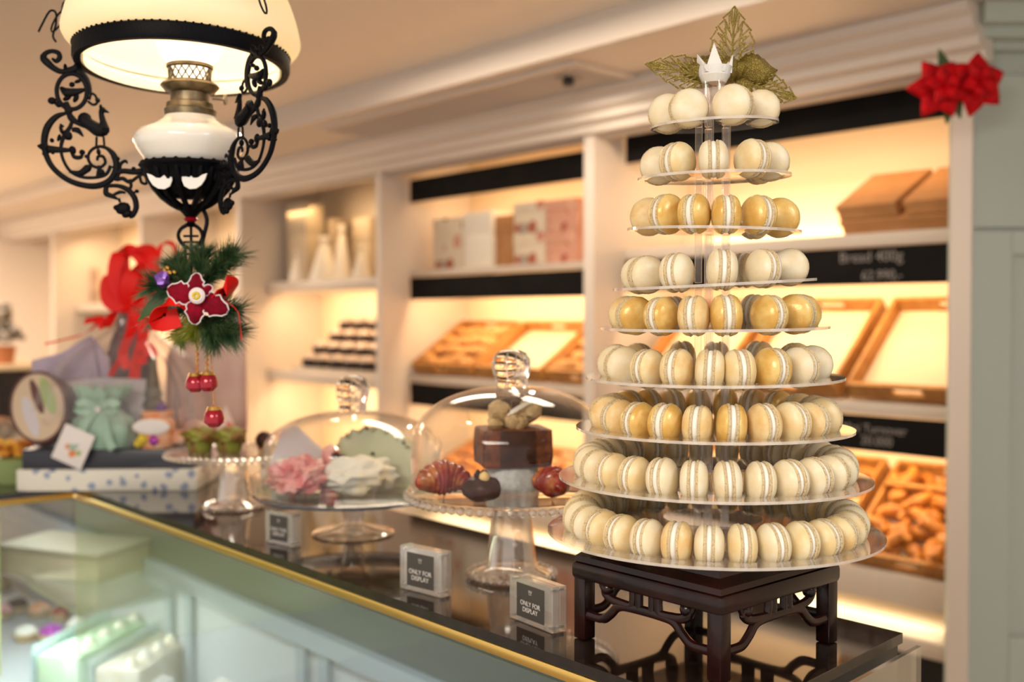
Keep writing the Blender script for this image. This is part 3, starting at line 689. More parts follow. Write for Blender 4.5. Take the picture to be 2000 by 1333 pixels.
for T in range(9):
    L = []
    if T < 3:
        p0 = ring_phi(rows[T], RR[T])
        for k in range(NS[T]):
            ph = p0+2*PI*k/NS[T]; ph = (ph+PI) % (2*PI)-PI; L.append([ph, random.choice(cols[T]), None])
    else:
        px = {3:[1180,1218,1266,1323,1387,1444,1508,1562,1597],4:[1198,1240,1292,1355,1418,1502,1553,1582],5:[1226,1262,1322,1410,1490,1545],
              6:[1258,1302,1355,1417,1480,1530],7:[1276,1322,1392,1468,1509],8:[1300,1343,1430,1487]}[T]
        cl = {3:['ivory','ivory','cream','tan','cream','cream','gold','ivory','ivory']}.get(T)
        for i, x in enumerate(px): L.append([ring_phi(x, RR[T]), cl[i] if cl else random.choice(cols[T]), None])
        back = {3:[150,-160,178,120,-125],4:[150,-150],5:[155],6:[140],7:[125],8:[]}[T]
        for d in back: L.append([R(d), 'tan' if T in (3,4,6) else 'cream', None])
    spec.append(L)
spec[8][1][2] = R(-72); spec[8][2][2] = R(70); spec[8][0][2] = R(-84); spec[8][3][2] = R(84)
for i, T in enumerate(range(9)):
    bm = B(); r = PR[T]; es = []
    n = 96; vs = [bm.verts.new((r*math.cos(2*PI*k/n), r*math.sin(2*PI*k/n), 0)) for k in range(n)]
    es += [bm.edges.new((vs[k], vs[(k+1)%n])) for k in range(n)]
    for (ph, c, yw) in spec[T]:
        x, y = ring_pos(ph, RR[T]); pass
        m_ = Matrix.Translation((x, y, 0)) @ Matrix.Rotation(-AZ+(ph if yw is None else yw), 4, 'Z')
        a, b = (.0118, .0165) if T < 8 else (.0118, .0165)
        q = [m_ @ Vector(p) for p in ((-a,-b,0),(a,-b,0),(a,b,0),(-a,b,0))]
        q = [bm.verts.new(p) for p in q]; es += [bm.edges.new((q[k], q[(k+1)%4])) for k in range(4)]
    bmesh.ops.triangle_fill(bm, edges=es, use_beauty=True, use_dissolve=False)
    ret = bmesh.ops.extrude_face_region(bm, geom=list(bm.faces))
    for v in ret['geom']:
        if isinstance(v, bmesh.types.BMVert): v.co.z -= .003
    bmesh.ops.recalc_face_normals(bm, faces=bm.faces)
    for f in bm.faces: f.material_index = 1 if abs(f.normal.z) < .5 else 0
    o = obj('tier_plate', bm, None, tow, False, [M['acryl'], M['acryledge']]); o.location = (0, 0, PZ[T]+.0015); o.rotation_euler = (R(TILT[T][0]), R(TILT[T][1]), 0)     # the acrylic sits a little askew
for T in range(8):
    zlo, zhi = PZ[T]+.002, PZ[T+1]-.002
    for k in range(5):
        a = 2*PI*k/5+.5; bm = B(); rr = .017
        lathe(bm, [(0,0),(.0042,0),(.0042,zhi-zlo),(0,zhi-zlo)], 14, mat_=Matrix.Translation((rr*math.cos(a), rr*math.sin(a), zlo))); obj('column', bm, M['rod'], tow)
for k in range(4):
    a = 2*PI*k/4+.4; bm = B(); lathe(bm, [(0,0),(.0038,0),(.0038,.046),(0,.046)], 12, mat_=Matrix.Translation((.011*math.cos(a), .011*math.sin(a), PZ[8]+.002))); obj('column', bm, M['rod'], tow)
for T in (0, 1):
    bm = B(); lathe(bm, [(0,0),(.056,0),(.056,.0025),(0,.0025)], 48, mat_=Matrix.Translation((0,0,PZ[T]+.0125))); obj('spacer_disc', bm, M['acryl'], tow)
bm = B(); lathe(bm, [(0,0),(.06,0),(.06,.003),(.02,.005),(.02, PZ[0]-.0016-(CT+.116)),(0,PZ[0]-.0016-(CT+.116))], 48, mat_=Matrix.Translation((0,0,CT+.1155))); obj('base', bm, M['acryl'], tow)
bm = B(); lathe(bm, [(0,.0),(.013,0),(.018,.008),(.020,.018),(.016,.019),(.012,.012),(0,.010)], 24, mat_=Matrix.Translation((0,0,PZ[8]+.047)))
for (a, h, w) in ((PI*1.45,.032,.011),(.15,.024,.011),(2.4,.018,.010),(3.5,.022,.012),(5.4,.012,.006)):
    base = Vector((.013*math.cos(a), .013*math.sin(a), PZ[8]+.057)); tn = Vector((-math.sin(a), math.cos(a), 0))
    tip = base+Vector((.009*math.cos(a), .003*math.sin(a), h)); i_ = Vector((math.cos(a), math.sin(a), 0))*.004
    q = [bm.verts.new(p) for p in (base-tn*w+i_, base+tn*w+i_, tip, base-tn*w-i_, base+tn*w-i_)]
    for f in ((0,1,2),(4,3,2),(0,2,3),(1,4,2),(0,3,4,1)): bm.faces.new([q[x] for x in f])
obj('crown_finial', bm, M['milk'], tow, False)
# macarons
def shell_mesh(m):
    bm = B(); r = .0212
    prof = [(0,.0126),(.006,.0124),(.011,.0117),(.0155,.0102),(.0188,.0080),(.0206,.0056),(.0212,.0040),(.0208,.0031)]
    lathe(bm, prof, 30)
    feet = [(.0208,.0031),(.0217,.0025),(.0220,.0012),(.0212,.0002),(.018,0),(0,0)]
    nv = len(bm.verts); vs = lathe(bm, feet, 30)
    for v in vs:
        q = noise.noise(v.co*700)*.0007; d = Vector((v.co.x, v.co.y, 0))
        if d.length > .017: v.co += d.normalized()*q + Vector((0,0,.3*q))
    bmesh.ops.transform(bm, matrix=Matrix.Rotation(PI/2, 4, 'Y') , verts=bm.verts)   # dome towards +x
    for f in bm.faces:
        f.material_index = 1 if f.calc_center_median().x < .0030 else 0
    o = obj('shell', bm, None, None, True, [m, M['macfoot']])
    o.location.x = 0; return o
fill_me = None
pro = {}
for key, (m, nm) in MAC.items():
    t = thing('macaron', '', 'macaron', (0,0,0)); a = shell_mesh(m); a.parent = t; a.location = (.0025, 0, 0)
    b = a.copy(); C.objects.link(b); b.parent = t; b.location = (-.0025, 0, 0); b.rotation_euler = (0, 0, PI)
    bm = B(); lathe(bm, [(0,-.0026),(.0192,-.0026),(.0202,-.0015),(.0205,0),(.0202,.0015),(.0192,.0026),(0,.0026)], 28, mat_=Matrix.Rotation(PI/2, 4, 'Y'))
    obj('cream_filling', bm, M['macfill'], t); pro[key] = [t, False]
TN = ['bottom tier','second tier up','third tier up','fourth tier up','fifth tier up','sixth tier up','seventh tier up','eighth tier up','top tier']
for T in range(9):
    fr = sorted([x for x in spec[T] if abs(x[0]) <= PI/2], key=lambda x: x[0]); bk = sorted([x for x in spec[T] if abs(x[0]) > PI/2], key=lambda x: math.sin(x[0]))
    for side, lst in (('front', fr), ('rear', bk)):
        for i, (ph, c, yw) in enumerate(lst):
            root, used = pro[c]
            t = copy_tree(root) if used else root; pro[c][1] = True
            x, y = ring_pos(ph, RR[T]); k = random.uniform(.965, 1.035)
            t.location = (TX+x, TY+y, CZ+PZ[T]+.0150*k + y*math.tan(R(TILT[T][0])) - x*math.tan(R(TILT[T][1]))); t.scale = (random.uniform(.94,1.05)*(1.04 if NS[T] < 24 else .98), k, k)
            yaw = -AZ+(ph if yw is None else yw)
            t.rotation_euler = (random.uniform(0, 6), random.uniform(-.06,.06), yaw + random.uniform(-.06,.06))
            t.rotation_mode = 'XYZ'
            t['label'] = '%s macaron, %s from left along the %s of the %s' % (MAC[c][1], ORD[i], side, TN[T]); t['group'] = 'macarons on the %s' % TN[T]

# ---- gold leaf ornament on top
lf = thing('gold_leaf_ornament', 'gold glitter filigree leaves fanning out above the macaron tower', 'ornament', (TX, TY+.012, CZ+PZ[8]+.075))
def px_local(px, py, dy=0):
    p = at_y(px, py, TY+.012+dy); return Vector((p.x-TX, dy, p.z-(PZ[8]+.075)))
def filigree(base, tip, width, dy):
    """leaf-shaped net of veins between two photo points"""
    a = px_local(*base, 0); b = px_local(*tip, dy); ax = b-a; L = ax.length; d = ax.normalized(); sd = Vector((d.z, 0, -d.x)); bm = B(); nn = (0,1,0)
    out = [(0,.0),(.10,.30),(.22,.62),(.34,.72),(.36,.98),(.50,.88),(.52,1.0),(.66,.72),(.68,.80),(.80,.42),(.82,.50),(.92,.18),(1,0)]
    P = lambda u, w: a + d*(u*L) + sd*(w*width/2) + Vector((0, -.10*L*math.sin(PI*u)*.5, 0))
    tube(bm, [P(u/8, 0) for u in range(9)], [.0022-.0012*u/8 for u in range(9)], 6, nrm=nn)
    for sg in (-1, 1):
        tube(bm, [P(u, sg*w) for u, w in out], .0011, 5, nrm=nn)
        for (u0, u1) in ((.02,.16),(.06,.24),(.12,.35),(.20,.43),(.28,.52),(.36,.61),(.45,.70),(.54,.80),(.64,.90)):
            wi = [w for u, w in out if abs(u-u1) < .08] or [.5]
            pts = smooth_pts([P(u0,0), P(u0+(u1-u0)*.45, sg*wi[0]*.40), P(u1, sg*wi[0]*.95)], 4); tube(bm, pts, .0011, 5, nrm=nn)
            m1 = pts[len(pts)//2]; tube(bm, [m1, P(min(1,u1+.07), sg*wi[0]*.55)], .0009, 5, nrm=nn)
            m2 = pts[len(pts)//3]; tube(bm, [m2, P(max(0,u1-.10), sg*wi[0]*.80)], .0009, 5, nrm=nn)
    return bm
for (b_, t_, w, dy) in (((1424,158),(1435,12),.052,.01),((1405,160),(1260,124),.040,-.02),((1440,160),(1556,192),.040,-.02)):
    obj('filigree_leaf', filigree(b_, t_, w, dy), M['goldglit'], lf)
def solid_leaf(base, tip, width, dy):
    a = px_local(*base, 0); b = px_local(*tip, dy); ax = b-a; L = ax.length; d = ax.normalized(); sd = Vector((d.z, 0, -d.x)); bm = B(); n = 14; rows_ = []
    for i in range(n+1):
        u = i/n; w = width/2*math.sin(PI*u**.8)**.75*(1+.14*(i % 2)) if 0 < i < n else 0.0006
        rows_.append([bm.verts.new(a+d*(u*L)+sd*(w*k)+Vector((0, .012*abs(k)-.016*math.sin(PI*u), -.012*u*u))) for k in (-1,-.5,0,.5,1)])
    for x, y in zip(rows_, rows_[1:]):
        for k in range(4): bm.faces.new((x[k], x[k+1], y[k+1], y[k]))
    return bm
for (b_, t_, w, dy) in (((1415,155),(1328,110),.034,-.008),((1438,150),(1520,116),.040,-.012),((1430,165),(1415,85),.030,.006),((1440,160),(1462,95),.026,.0)):
    o = obj('solid_leaf', solid_leaf(b_, t_, w, dy), M['goldglit'], lf); md = o.modifiers.new('s','SOLIDIFY'); md.thickness = .0008

# ================================================================ CAKE STANDS
def beaded_stand(label, px, py, Rp, zp, Rf, ht_top=.010):
    q = on_z(px, py, CT); h = zp-CT
    t = thing('glass_cake_stand', label, 'cake stand', (q.x, q.y, CZ+CT+.0005), 0, 'pressed glass cake stands')
    bm = B(); lathe(bm, [(0,h-.006),(Rp*.3,h-.007),(Rp*.9,h-.004),(Rp,h-.002),(Rp+.002,h+.001),(Rp,h+.003),(Rp*.94,h),(0,h)], 64); obj('plate', bm, M['dome'], t)
    bm = B(); n = int(2*PI*Rp/.0135)
    for k in range(n): a = 2*PI*k/n; ball(bm, (Rp*math.cos(a), Rp*math.sin(a), h-.006), .0068, 1, 1, .9, 1)
    obj('beaded_rim', bm, M['pressed'], t)
    bm = B(); lathe(bm, [(Rf*.66,.008),(Rf*.60,.02),(Rf*.52,h*.5),(Rf*.44,h*.85),(Rf*.55,h-.007),(Rf*.5,h-.007),(Rf*.39,h*.85),(Rf*.46,h*.5),(Rf*.55,.018),(Rf*.6,.008)], 12); obj('stem', bm, M['pressed'], t)
    bm = B(); lathe(bm, [(0,.0),(Rf*.95,0),(Rf,.004),(Rf*.92,.008),(Rf*.68,.013),(Rf*.55,.018),(0,.018)], 40); n = int(2*PI*Rf/.012)
    obj('foot', bm, M['pressed'], t)
    bm = B()
    for k in range(n): a = 2*PI*k/n; ball(bm, (Rf*math.cos(a), Rf*math.sin(a), .0065), .0062, 1, 1, .9, 1)
    obj('beaded_foot_rim', bm, M['pressed'], t)
    return t, q
def dome(label, q, zb, Rd, Hd, kr, kh, stand_d):
    t = thing('glass_dome', label, 'cake dome', (q.x, q.y, CZ+zb), 0, 'glass cake domes')
    pr = []
    sh = .48     # share of straight wall
    for i in range(8): pr.append((Rd*(.985+.015*math.sin(i/7*PI)), Hd*sh*i/7))
    for i in range(1, 17):
        a = i/16*PI/2; pr.append((Rd*.985*math.cos(a)**.92 if i < 16 else kr*.35, Hd*sh+Hd*(1-sh)*math.sin(a)**1.0))
    inner = [(max(.0, r-.0022), z-.0022*(z > Hd*.6)) for r, z in reversed(pr)]
    bm = B(); lathe(bm, pr+inner, 72); obj('bell', bm, M['dome'], t)
    bm = B(); lathe(bm, [(0,Hd-.002),(kr*.80,Hd-.001),(kr*.84,Hd+kh*.10),(kr*.80,Hd+kh*.18),(kr*.93,Hd+kh*.34),(kr,Hd+kh*.55),(kr*.95,Hd+kh*.74),(kr*.78,Hd+kh*.90),(kr*.42,Hd+kh*.985),(0,Hd+kh)], 32); obj('knob', bm, M['knobglass'], t)
    return t
stA, qA = beaded_stand('beaded pressed-glass cake stand beside the carved stool', 999, 1128, .148, -.247, .0606)
domeA = dome('large clear glass dome over the chocolate cake', qA, -.2465, .143, .149, .0280, .052, .148)
stC, qC = beaded_stand('small beaded glass cake stand with muffins beside the hamper', 458, 993, .126, -.259, .0545)
# middle stand: flat plate with an upright rim on a short stem
qB = on_z(690, 1043, CT); hB = -.296-CT
t = thing('glass_cake_stand', 'low clear glass cake stand with an upright rim and plain foot', 'cake stand', (qB.x, qB.y, CZ+CT+.0005))
bm = B(); Rp = .168; lathe(bm, [(0,hB-.005),(Rp*.95,hB-.004),(Rp,hB+.002),(Rp+.001,hB+.028),(Rp-.003,hB+.028),(Rp-.006,hB+.004),(Rp*.93,hB),(0,hB)], 72); obj('plate', bm, M['dome'], t)
bm = B(); lathe(bm, [(Rp-.001,hB-.001),(Rp+.002,hB-.003),(Rp-.002,hB-.006),(Rp-.006,hB-.004)], 72); obj('rim_edge', bm, mat('blue_grey_glass_edge', (.10,.13,.18), rough=.1, coat=.5), t)
bm = B(); lathe(bm, [(.0,.012),(.014,.013),(.018,.03),(.021,hB-.015),(.03,hB-.0055),(0,hB-.0055)], 28); obj('stem', bm, M['pressed'], t)
bm = B(); lathe(bm, [(0,0),(.068,0),(.070,.002),(.068,.004),(.045,.008),(.02,.016),(0,.016)], 48); obj('foot', bm, M['pressed'], t)
domeB = dome('clear glass dome over the pink and pistachio pastries', qB, -.2935, .155, .134, .029, .060, .168)

# ---- pastries under the right dome
zA = CZ-.2464
def AP(px, py, Y): p = at_y(px, py, Y); return p
def croissant(label, px, Y, w, z0, rz, mk, group, sc=1.0):
    p = at_y(px, 940, Y); t = thing('croissant', label, 'croissant', (p.x, p.y, z0), rz, group)
    bm = B(); n = 40; pts = []; rs = []
    for i in range(n):
        a = -1.35+2.7*i/(n-1); u = abs(a)/1.35
        pts.append((w*.46*math.sin(a)*1.15, w*.34*math.cos(a)-w*.12, w*.30+w*.16*math.cos(a))); seg = 4.2*(i/(n-1))*2
        rs.append((w*.10+w*.27*(1-u)**.65)*(1+.20*abs(math.sin(PI*seg))))
    tube(bm, pts, rs, 16); vs = [v.co.z for v in bm.verts]; dz = min(vs)
    for v in bm.verts: v.co.z -= dz
    obj('baked_body', bm, M[mk], t); return t
G = 'pastries under the right dome'
croissant('red glazed croissant at the left under the right dome', 868, 1.43, .060, zA, R(15), 'croissred', G)
croissant('red glazed croissant at the right under the right dome', 1066, 1.42, .052, zA, R(-55), 'croissred', G)
p = at_y(1001, 940, 1.50)
t = thing('layer_cake', 'tall chocolate cake with a beige nutty topping in the dome centre', 'cake', (p.x, p.y, zA), R(12), G)
bm = B(); lathe(bm, [(0,0),(.036,0),(.038,.006),(.037,.032),(.034,.035),(0,.035)], 40, wob=.02); obj('sugared_base', bm, M['ricewhite'], t)
bm = B(); box(bm, -.049, .049, -.040, .040, .035, .089, .004); bmesh.ops.subdivide_edges(bm, edges=bm.edges, cuts=4)
for v in bm.verts: v.co += Vector((v.co.x, v.co.y, 0)).normalized()*noise.noise(v.co*90)*.0035
obj('chocolate_sponge', bm, M['cakebrown'], t)
bm = B(); box(bm, -.026, .024, -.0445, -.041, .037, .088, .001); obj('chocolate_plaque', bm, M['choc'], t)
bm = B()
for k in range(16): ball(bm, (random.uniform(-.036,.036), random.uniform(-.022,.022), .094+random.uniform(0,.012)), .011, nz=.5, nf=40)
for (x, h) in ((.026,.114),(-.02,.112)): ball(bm, (x, 0, h), .017, nz=.4, nf=40)
obj('nut_topping', bm, M['beige'], t)
bm = B(); ribbon(bm, smooth_pts([(-.012,-.02,.108),(.0,-.022,.116),(.018,-.02,.125),(.034,-.018,.127)]), [.002]*3+[.006]*6+[.005]*4+[.001]*3, (0,0,1)); obj('sugar_feather', bm, M['whitebox'], t)
bm = B(); box(bm, -.016,-.013,-.003,.003,.09,.130); box(bm, -.002, .010,-.004,.004,.09,.127); obj('chocolate_stick', bm, M['choc'], t)
p = at_y(940, 940, 1.40)
t = thing('chocolate_eclair', 'chocolate covered pastry with a hazelnut at the dome front', 'pastry', (p.x, p.y, zA), R(-8), G)
bm = B(); ball(bm, (0,0,.0165), .027, 1.0, .8, .66, 3, nz=.15, nf=30)
for v in bm.verts: v.co.z = max(v.co.z, 0)
obj('glazed_body', bm, M['choc'], t)
bm = B()
for k in range(5): lathe(bm, [(.004,0),(.005,.004),(0,.011)], 6, mat_=Matrix.Translation((.006*math.cos(k*1.25), .006*math.sin(k*1.25), .032)))
obj('chocolate_curls', bm, M['choc'], t)
bm = B(); ball(bm, (.006,-.010,.034), .0075, 1, .8, 1, 2); obj('hazelnut', bm, M['nut'], t)

# ---- pastries under the middle dome
G = 'pastries under the middle dome'; zB = CZ-.2958
def lump(name, label, cat, px, Y, w, d, h, mk, G, rz=0, nz=.35, nf=22, z0=None, tilt=0):
    p = at_y(px, 940, Y); t = thing(name, label, cat, (p.x, p.y, (zB if z0 is None else z0)), rz, G)
    bm = B(); ball(bm, (0,0,0), 1, w/2, d/2, h/2, 4, nz=nz, nf=nf)
    if tilt: bmesh.ops.transform(bm, matrix=Matrix.Rotation(tilt, 4, 'Y'), verts=bm.verts)
    m_ = min(v.co.z for v in bm.verts)
    for v in bm.verts: v.co.z = max(0, v.co.z-m_-h*.06)
    obj('pastry_body', bm, M[mk], t); return t
tp = lump('pink_pastry', 'crumbly pink and red pastry at the front left of the middle dome', 'pastry', 583, 1.73, .092, .075, .058, 'pink', G, nz=.55, nf=38)
tw = lump('cream_pastry', 'white whipped cream cake in the front of the middle dome', 'cake', 700, 1.75, .13, .085, .062, 'cream', G, nz=.30, nf=30)
p = at_y(735, 940, 1.83)
t = thing('pistachio_cake', 'large pale pistachio-green cake half standing at the dome rear', 'cake', (p.x, p.y, zB+.0), R(-6), G)
bm = B(); pts = []
for i in range(21):
    a = PI*i/20; pts.append((-.075*math.cos(a)+.0, .014+.090*math.sin(a)**.7))
pts += [(.075,.0),(-.075,.0)]
prism(bm, pts, -.025, .025); bmesh.ops.bevel(bm, geom=[e for e in bm.edges if len(e.link_faces)==2 and e.calc_face_angle(0) > 1.2], offset=.006, segments=2, affect='EDGES')
obj('cake_body', bm, M['mint'], t)
bm = B()
for (x, z) in ((-.045,.092),(-.01,.104),(.03,.102),(.0,.06),(.055,.08),(-.055,.055)): ball(bm, (x,-.026,z), .0035, 1.2,.7,1,1)
obj('pistachio_crumb', bm, M['choc'], t)
p = at_y(592, 940, 1.82)
t = thing('wrapped_sandwich', 'folded grey-white paper cone at the rear left of the middle dome', 'pastry', (p.x, p.y, zB), R(8), G)
bm = B(); prism(bm, [(-.05,.0),(.05,.0),(.055,.045),(.02,.075),(-.012,.108),(-.035,.10),(-.055,.045)], -.02, .02)
obj('paper_wrap', bm, M['lilac'], t); 
bm = B(); box(bm, -.045,.05,-.03,-.021,.0,.055,.006); obj('pale_filling', bm, M['cream'], t)
p = at_y(646, 940, 1.77)
t = thing('berry_topping', 'pink marzipan piece with a dark berry between the cakes', 'pastry', (p.x, p.y, zB), 0, G)
bm = B(); lathe(bm, [(0,0),(.018,0),(.015,.05),(.016,.072),(0,.082)], 16, wob=.04); obj('marzipan', bm, M['pink'], t)
bm = B(); ball(bm, (.010,-.012,.062), .008); obj('dark_berry', bm, M['choc'], t)

# ---- muffins and chocolate ball on the small stand
zC = CZ-.2583
for (px, lab) in ((390,'left olive-brown muffin on the small cake stand'),(448,'right olive-brown muffin on the small cake stand')):
    p = at_y(px, 870, qC.y-.03)
    t = thing('muffin', lab, 'muffin', (p.x, p.y, zC), 0, 'muffins on the small cake stand')
    bm = B(); lathe(bm, [(0,0),(.021,0),(.027,.024),(0,.026)], 20, wob=.02); obj('muffin_base', bm, M['muffin'], t)
    bm = B(); ball(bm, (0,0,.030), .031, 1,1,.62, 3, nz=.4, nf=30); obj('muffin_top', bm, M['muffin'], t)
p = at_y(516, 866, qC.y+.02)
t = thing('chocolate_ball', 'shiny dark red-brown chocolate ball at the right of the small stand', 'chocolate', (p.x, p.y, zC))
bm = B(); ball(bm, (0,0,.0175), .0175, sub=3); obj('ball', bm, M['berry'] if False else M['choc'], t)
bm = B(); lathe(bm, [(0,-.0),(.012,0),(.014,.004),(0,.004)], 16); obj('paper_case', bm, M['croissred'], t)

# ================================================================ ACRYLIC SIGNS
def sign(label, p0, p1, W_, Hh, T_, small=False, body='ONLY FOR\nDISPLAY'):
    a = on_z(*p0, CT); b = on_z(*p1, CT); d = (b-a); ang = math.atan2(d.y, d.x); c = a + d.normalized()*W_/2
    t = thing('acrylic_sign', label, 'sign', (c.x, c.y, CZ+CT+.0005), ang, 'acrylic signs on the counter')
    for (y0, y1) in ((0, T_*.48), (T_*.52, T_)):
        bm = B(); box(bm, -W_/2, W_/2, y0, y1, 0, Hh, .0008); obj('acrylic_slab', bm, M['block'], t, False)
    cw, ch = W_*.64, Hh*.76
    bm = B(); box(bm, -cw/2, cw/2, -.0004, -.0001, Hh*.5-ch/2, Hh*.5+ch/2); cd_ = obj('card', bm, M['card'], t, False)
    text(body, Hh*.15, M['cardtext'], cd_, (0, -.0007, Hh*.5-ch*.12), (PI/2,0,0), .0001)
    bm = B()
    for x in (-.0018, .0018): tube(bm, [(x-.0012,-.0006,Hh*.5+ch*.36),(x,-.0006,Hh*.5+ch*.27),(x+.0012,-.0006,Hh*.5+ch*.36)], .00028, 5)
    tube(bm, [(-.0025,-.0006,Hh*.5+ch*.24),(.0025,-.0006,Hh*.5+ch*.24)], .00025, 5); obj('emblem', bm, M['cardtext'], cd_)
    for x in (-1, 1):
        for z in (.09, .91):
            bm = B(); tube(bm, [(x*(W_/2-.006), .0005, Hh*z), (x*(W_/2-.006), T_-.0005, Hh*z)], .0022, 8); obj('screw', bm, M['screw'], t)
sign('clear acrylic block sign nearest the carved stool', (995,1207), (1086,1243), .086, .054, .021)
sign('clear acrylic block sign between the two domed stands', (781,1150), (862,1170), .080, .0595, .019)
sign('clear acrylic block sign left of the low stand foot', (518,1060), (577,1072), .068, .054, .019)

# ================================================================ HANGING LAMP
LY = 1.40; LK = F/LY; LX = at_y(372, 300, LY).x
lamp = thing('hanging_oil_lamp', 'antique hanging oil lamp with white glass shade and black iron scrolls', 'lamp', (LX, LY, CZ))
zz = lambda y: (620-y)/LK
bm = B(); pr = [(.1265,.329),(.128,.345),(.140,.352),(.1500,.363),(.1510,.376),(.139,.417),(.118,.455),(.09,.495),(.06,.53),(.045,.55),(.04,.57)]
pr2 = smooth_pts([(r,0,z) for r,z in pr], 4); lathe(bm, [(p.x,p.z) for p in pr2]+[(p.x-.003,p.z-.001) for p in reversed(pr2)], 64); sh = obj('glass_shade', bm, M['shade'], lamp)
bm = B(); lathe(bm, [(.1285,.328),(.136,.328),(.138,.333),(.138,.347),(.134,.351),(.1295,.349)], 72)
for v in bm.verts: pass
rg = obj('shade_ring', bm, M['iron'], lamp)
bm = B()
for k in range(90): a = 2*PI*k/90; ball(bm, (.1375*math.cos(a), .1375*math.sin(a), .3485), .0018, sub=1)
rb = obj('ring_beading', bm, M['iron'], lamp)
for o_ in (sh, rg, rb):     # the shade hangs a little askew
    o_.matrix_basis = Matrix.Translation((-.008,0,.34)) @ Matrix.Rotation(R(-3),4,'X') @ Matrix.Translation((0,0,-.34))
bm = B(); lathe(bm, [(0,.268),(.030,.268),(.033,.266),(.038,.260),(.052,.252),(.066,.245),(.0722,.236),(.0722,.230),(.068,.221),(.062,.212),(.056,.204),(.05,.200),(0,.2)], 56); obj('oil_font', bm, M['milk'], lamp)
bm = B(); lathe(bm, [(.033,.264),(.034,.274),(.031,.276),(.030,.283),(.025,.285),(.025,.296),(.032,.299),(.038,.306),(.036,.309),(.028,.310),(0,.31)], 40); obj('burner', bm, M['brass'], lamp)
bm = B()   # pierced gallery
for k in range(18):
    a0 = 2*PI*k/18; a1 = a0+2*PI/18*1.5
    for (x, y) in ((a0, a1), (a1, a0)):
        tube(bm, [(.027*math.cos(x), .027*math.sin(x), .309), (.0285*math.cos(y), .0285*math.sin(y), .332)], .0010, 5)
lathe(bm, [(.0275,.308),(.029,.309),(.029,.312),(.0275,.312)], 40); lathe(bm, [(.028,.328),(.030,.330),(.030,.334),(.028,.334)], 40)
obj('burner_gallery', bm, M['brass'], lamp)
bm = B(); lathe(bm, [(.018,.312),(.022,.330),(.036,.345),(.043,.362),(.036,.385),(.02,.41),(.018,.47)], 32); obj('chimney', bm, M['chimney'], lamp)
# wick knob
bm = B(); tube(bm, [(.03,0,.29),(.047,-.004,.288)], .0015, 6); lathe(bm, [(0,-.0015),(.007,-.0015),(.007,.0015),(0,.0015)], 12, mat_=Matrix.Translation((.048,-.004,.288)) @ Matrix.Rotation(PI/2,4,'Y')); obj('wick_knob', bm, M['brass'], lamp)
# iron bowl cage under the font
bm = B(); lathe(bm, [(.056,.203),(.064,.203),(.066,.199),(.062,.196),(.057,.190),(.054,.180),(.052,.180),(.054,.196)], 48)
for k in range(24): a = 2*PI*k/24; ball(bm, (.061*math.cos(a), .061*math.sin(a), .202), .0035, sub=1)
bp = [(.058,.198),(.055,.185),(.048,.172),(.038,.160),(.026,.151),(.014,.145)]
for k in range(12):
    a = 2*PI*k/12; tube(bm, [(r*math.cos(a), r*math.sin(a), z) for r, z in bp], [.0035,.005,.0045,.004,.004,.004], 6)
for k in range(12):
    a = 2*PI*(k+.5)/12
    tube(bm, [(.057*math.cos(a), .057*math.sin(a), .196), (.053*math.cos(a), .053*math.sin(a), .183), (.045*math.cos(a), .045*math.sin(a), .170)], [.006,.004,.002], 6)
lathe(bm, [(0,.150),(.016,.149),(.019,.145),(.012,.139),(.007,.133),(0,.133)], 24)
lathe(bm, [(.05,.178),(.053,.181),(.054,.185),(.051,.182)], 36)
obj('iron_bowl', bm, M['iron'], lamp)
bm = B(); lathe(bm, [(0,.199),(.054,.199),(.051,.185),(.044,.172),(.034,.160),(0,.156)], 40); obj('bowl_lining', bm, M['iron'], lamp)
def bird(bm, cx, cz, s, y, flip=1):
    P = [(-1.15,.50),(-.98,.0),(-.65,-.5),(-.2,-.8),(.35,-.85),(.8,-.6),(1.0,-.1),(1.0,.45),(.85,.85),(.66,.98),(.52,.75),(.32,.35),(.0,.10),(-.35,.12),(-.75,.38)]
    prism(bm, [(cx+flip*x*s, cz+z*s) for x, z in P], y-.0015, y+.0015)
for (px, fl) in ((336, 1), (399, -1)):
    bm = B(); bird(bm, (px-370)/LK, zz(361), .0150, 0, fl); o = obj('white_glass_bird', bm, M['milk'], lamp); r0 = .0585; x = (px-370)/LK; o.location = (0, -math.sqrt(r0*r0-x*x)*.93, 0)
# bottom finial
bm = B(); lathe(bm, [(0,.135),(.006,.134),(.005,.126),(.009,.123),(.004,.12),(0,.12)], 16)
tube(bm, smooth_pts([(0,0,.125),(-.013,0,.118),(-.017,0,.108),(-.012,0,.098),(-.004,0,.092)]), .0026, 6)
tube(bm, smooth_pts([(0,0,.125),(.011,0,.118),(.015,0,.108),(.011,0,.098),(.004,0,.092)]), .0026, 6)
for z in (.108,.100,.092,.084): tube(bm, [(-.010,0,z),(.010,0,z)], .0016, 6)
tube(bm, [(0,0,.12),(0,0,.06)], .002, 6); tube(bm, smooth_pts([(.012,.004,.15),(.020,.004,.13),(.015,.004,.105),(.010,.004,.07)]), .003, 6)
tube(bm, smooth_pts([(-.008,0,.09),(-.006,0,.07),(-.002,0,.055)]), .002, 6)
obj('bottom_finial', bm, M['iron'], lamp)
bm = B(); ball(bm, (0,0,.130), .008, 1.2,1.2,.5); obj('red_bead', bm, M['berry'], lamp)
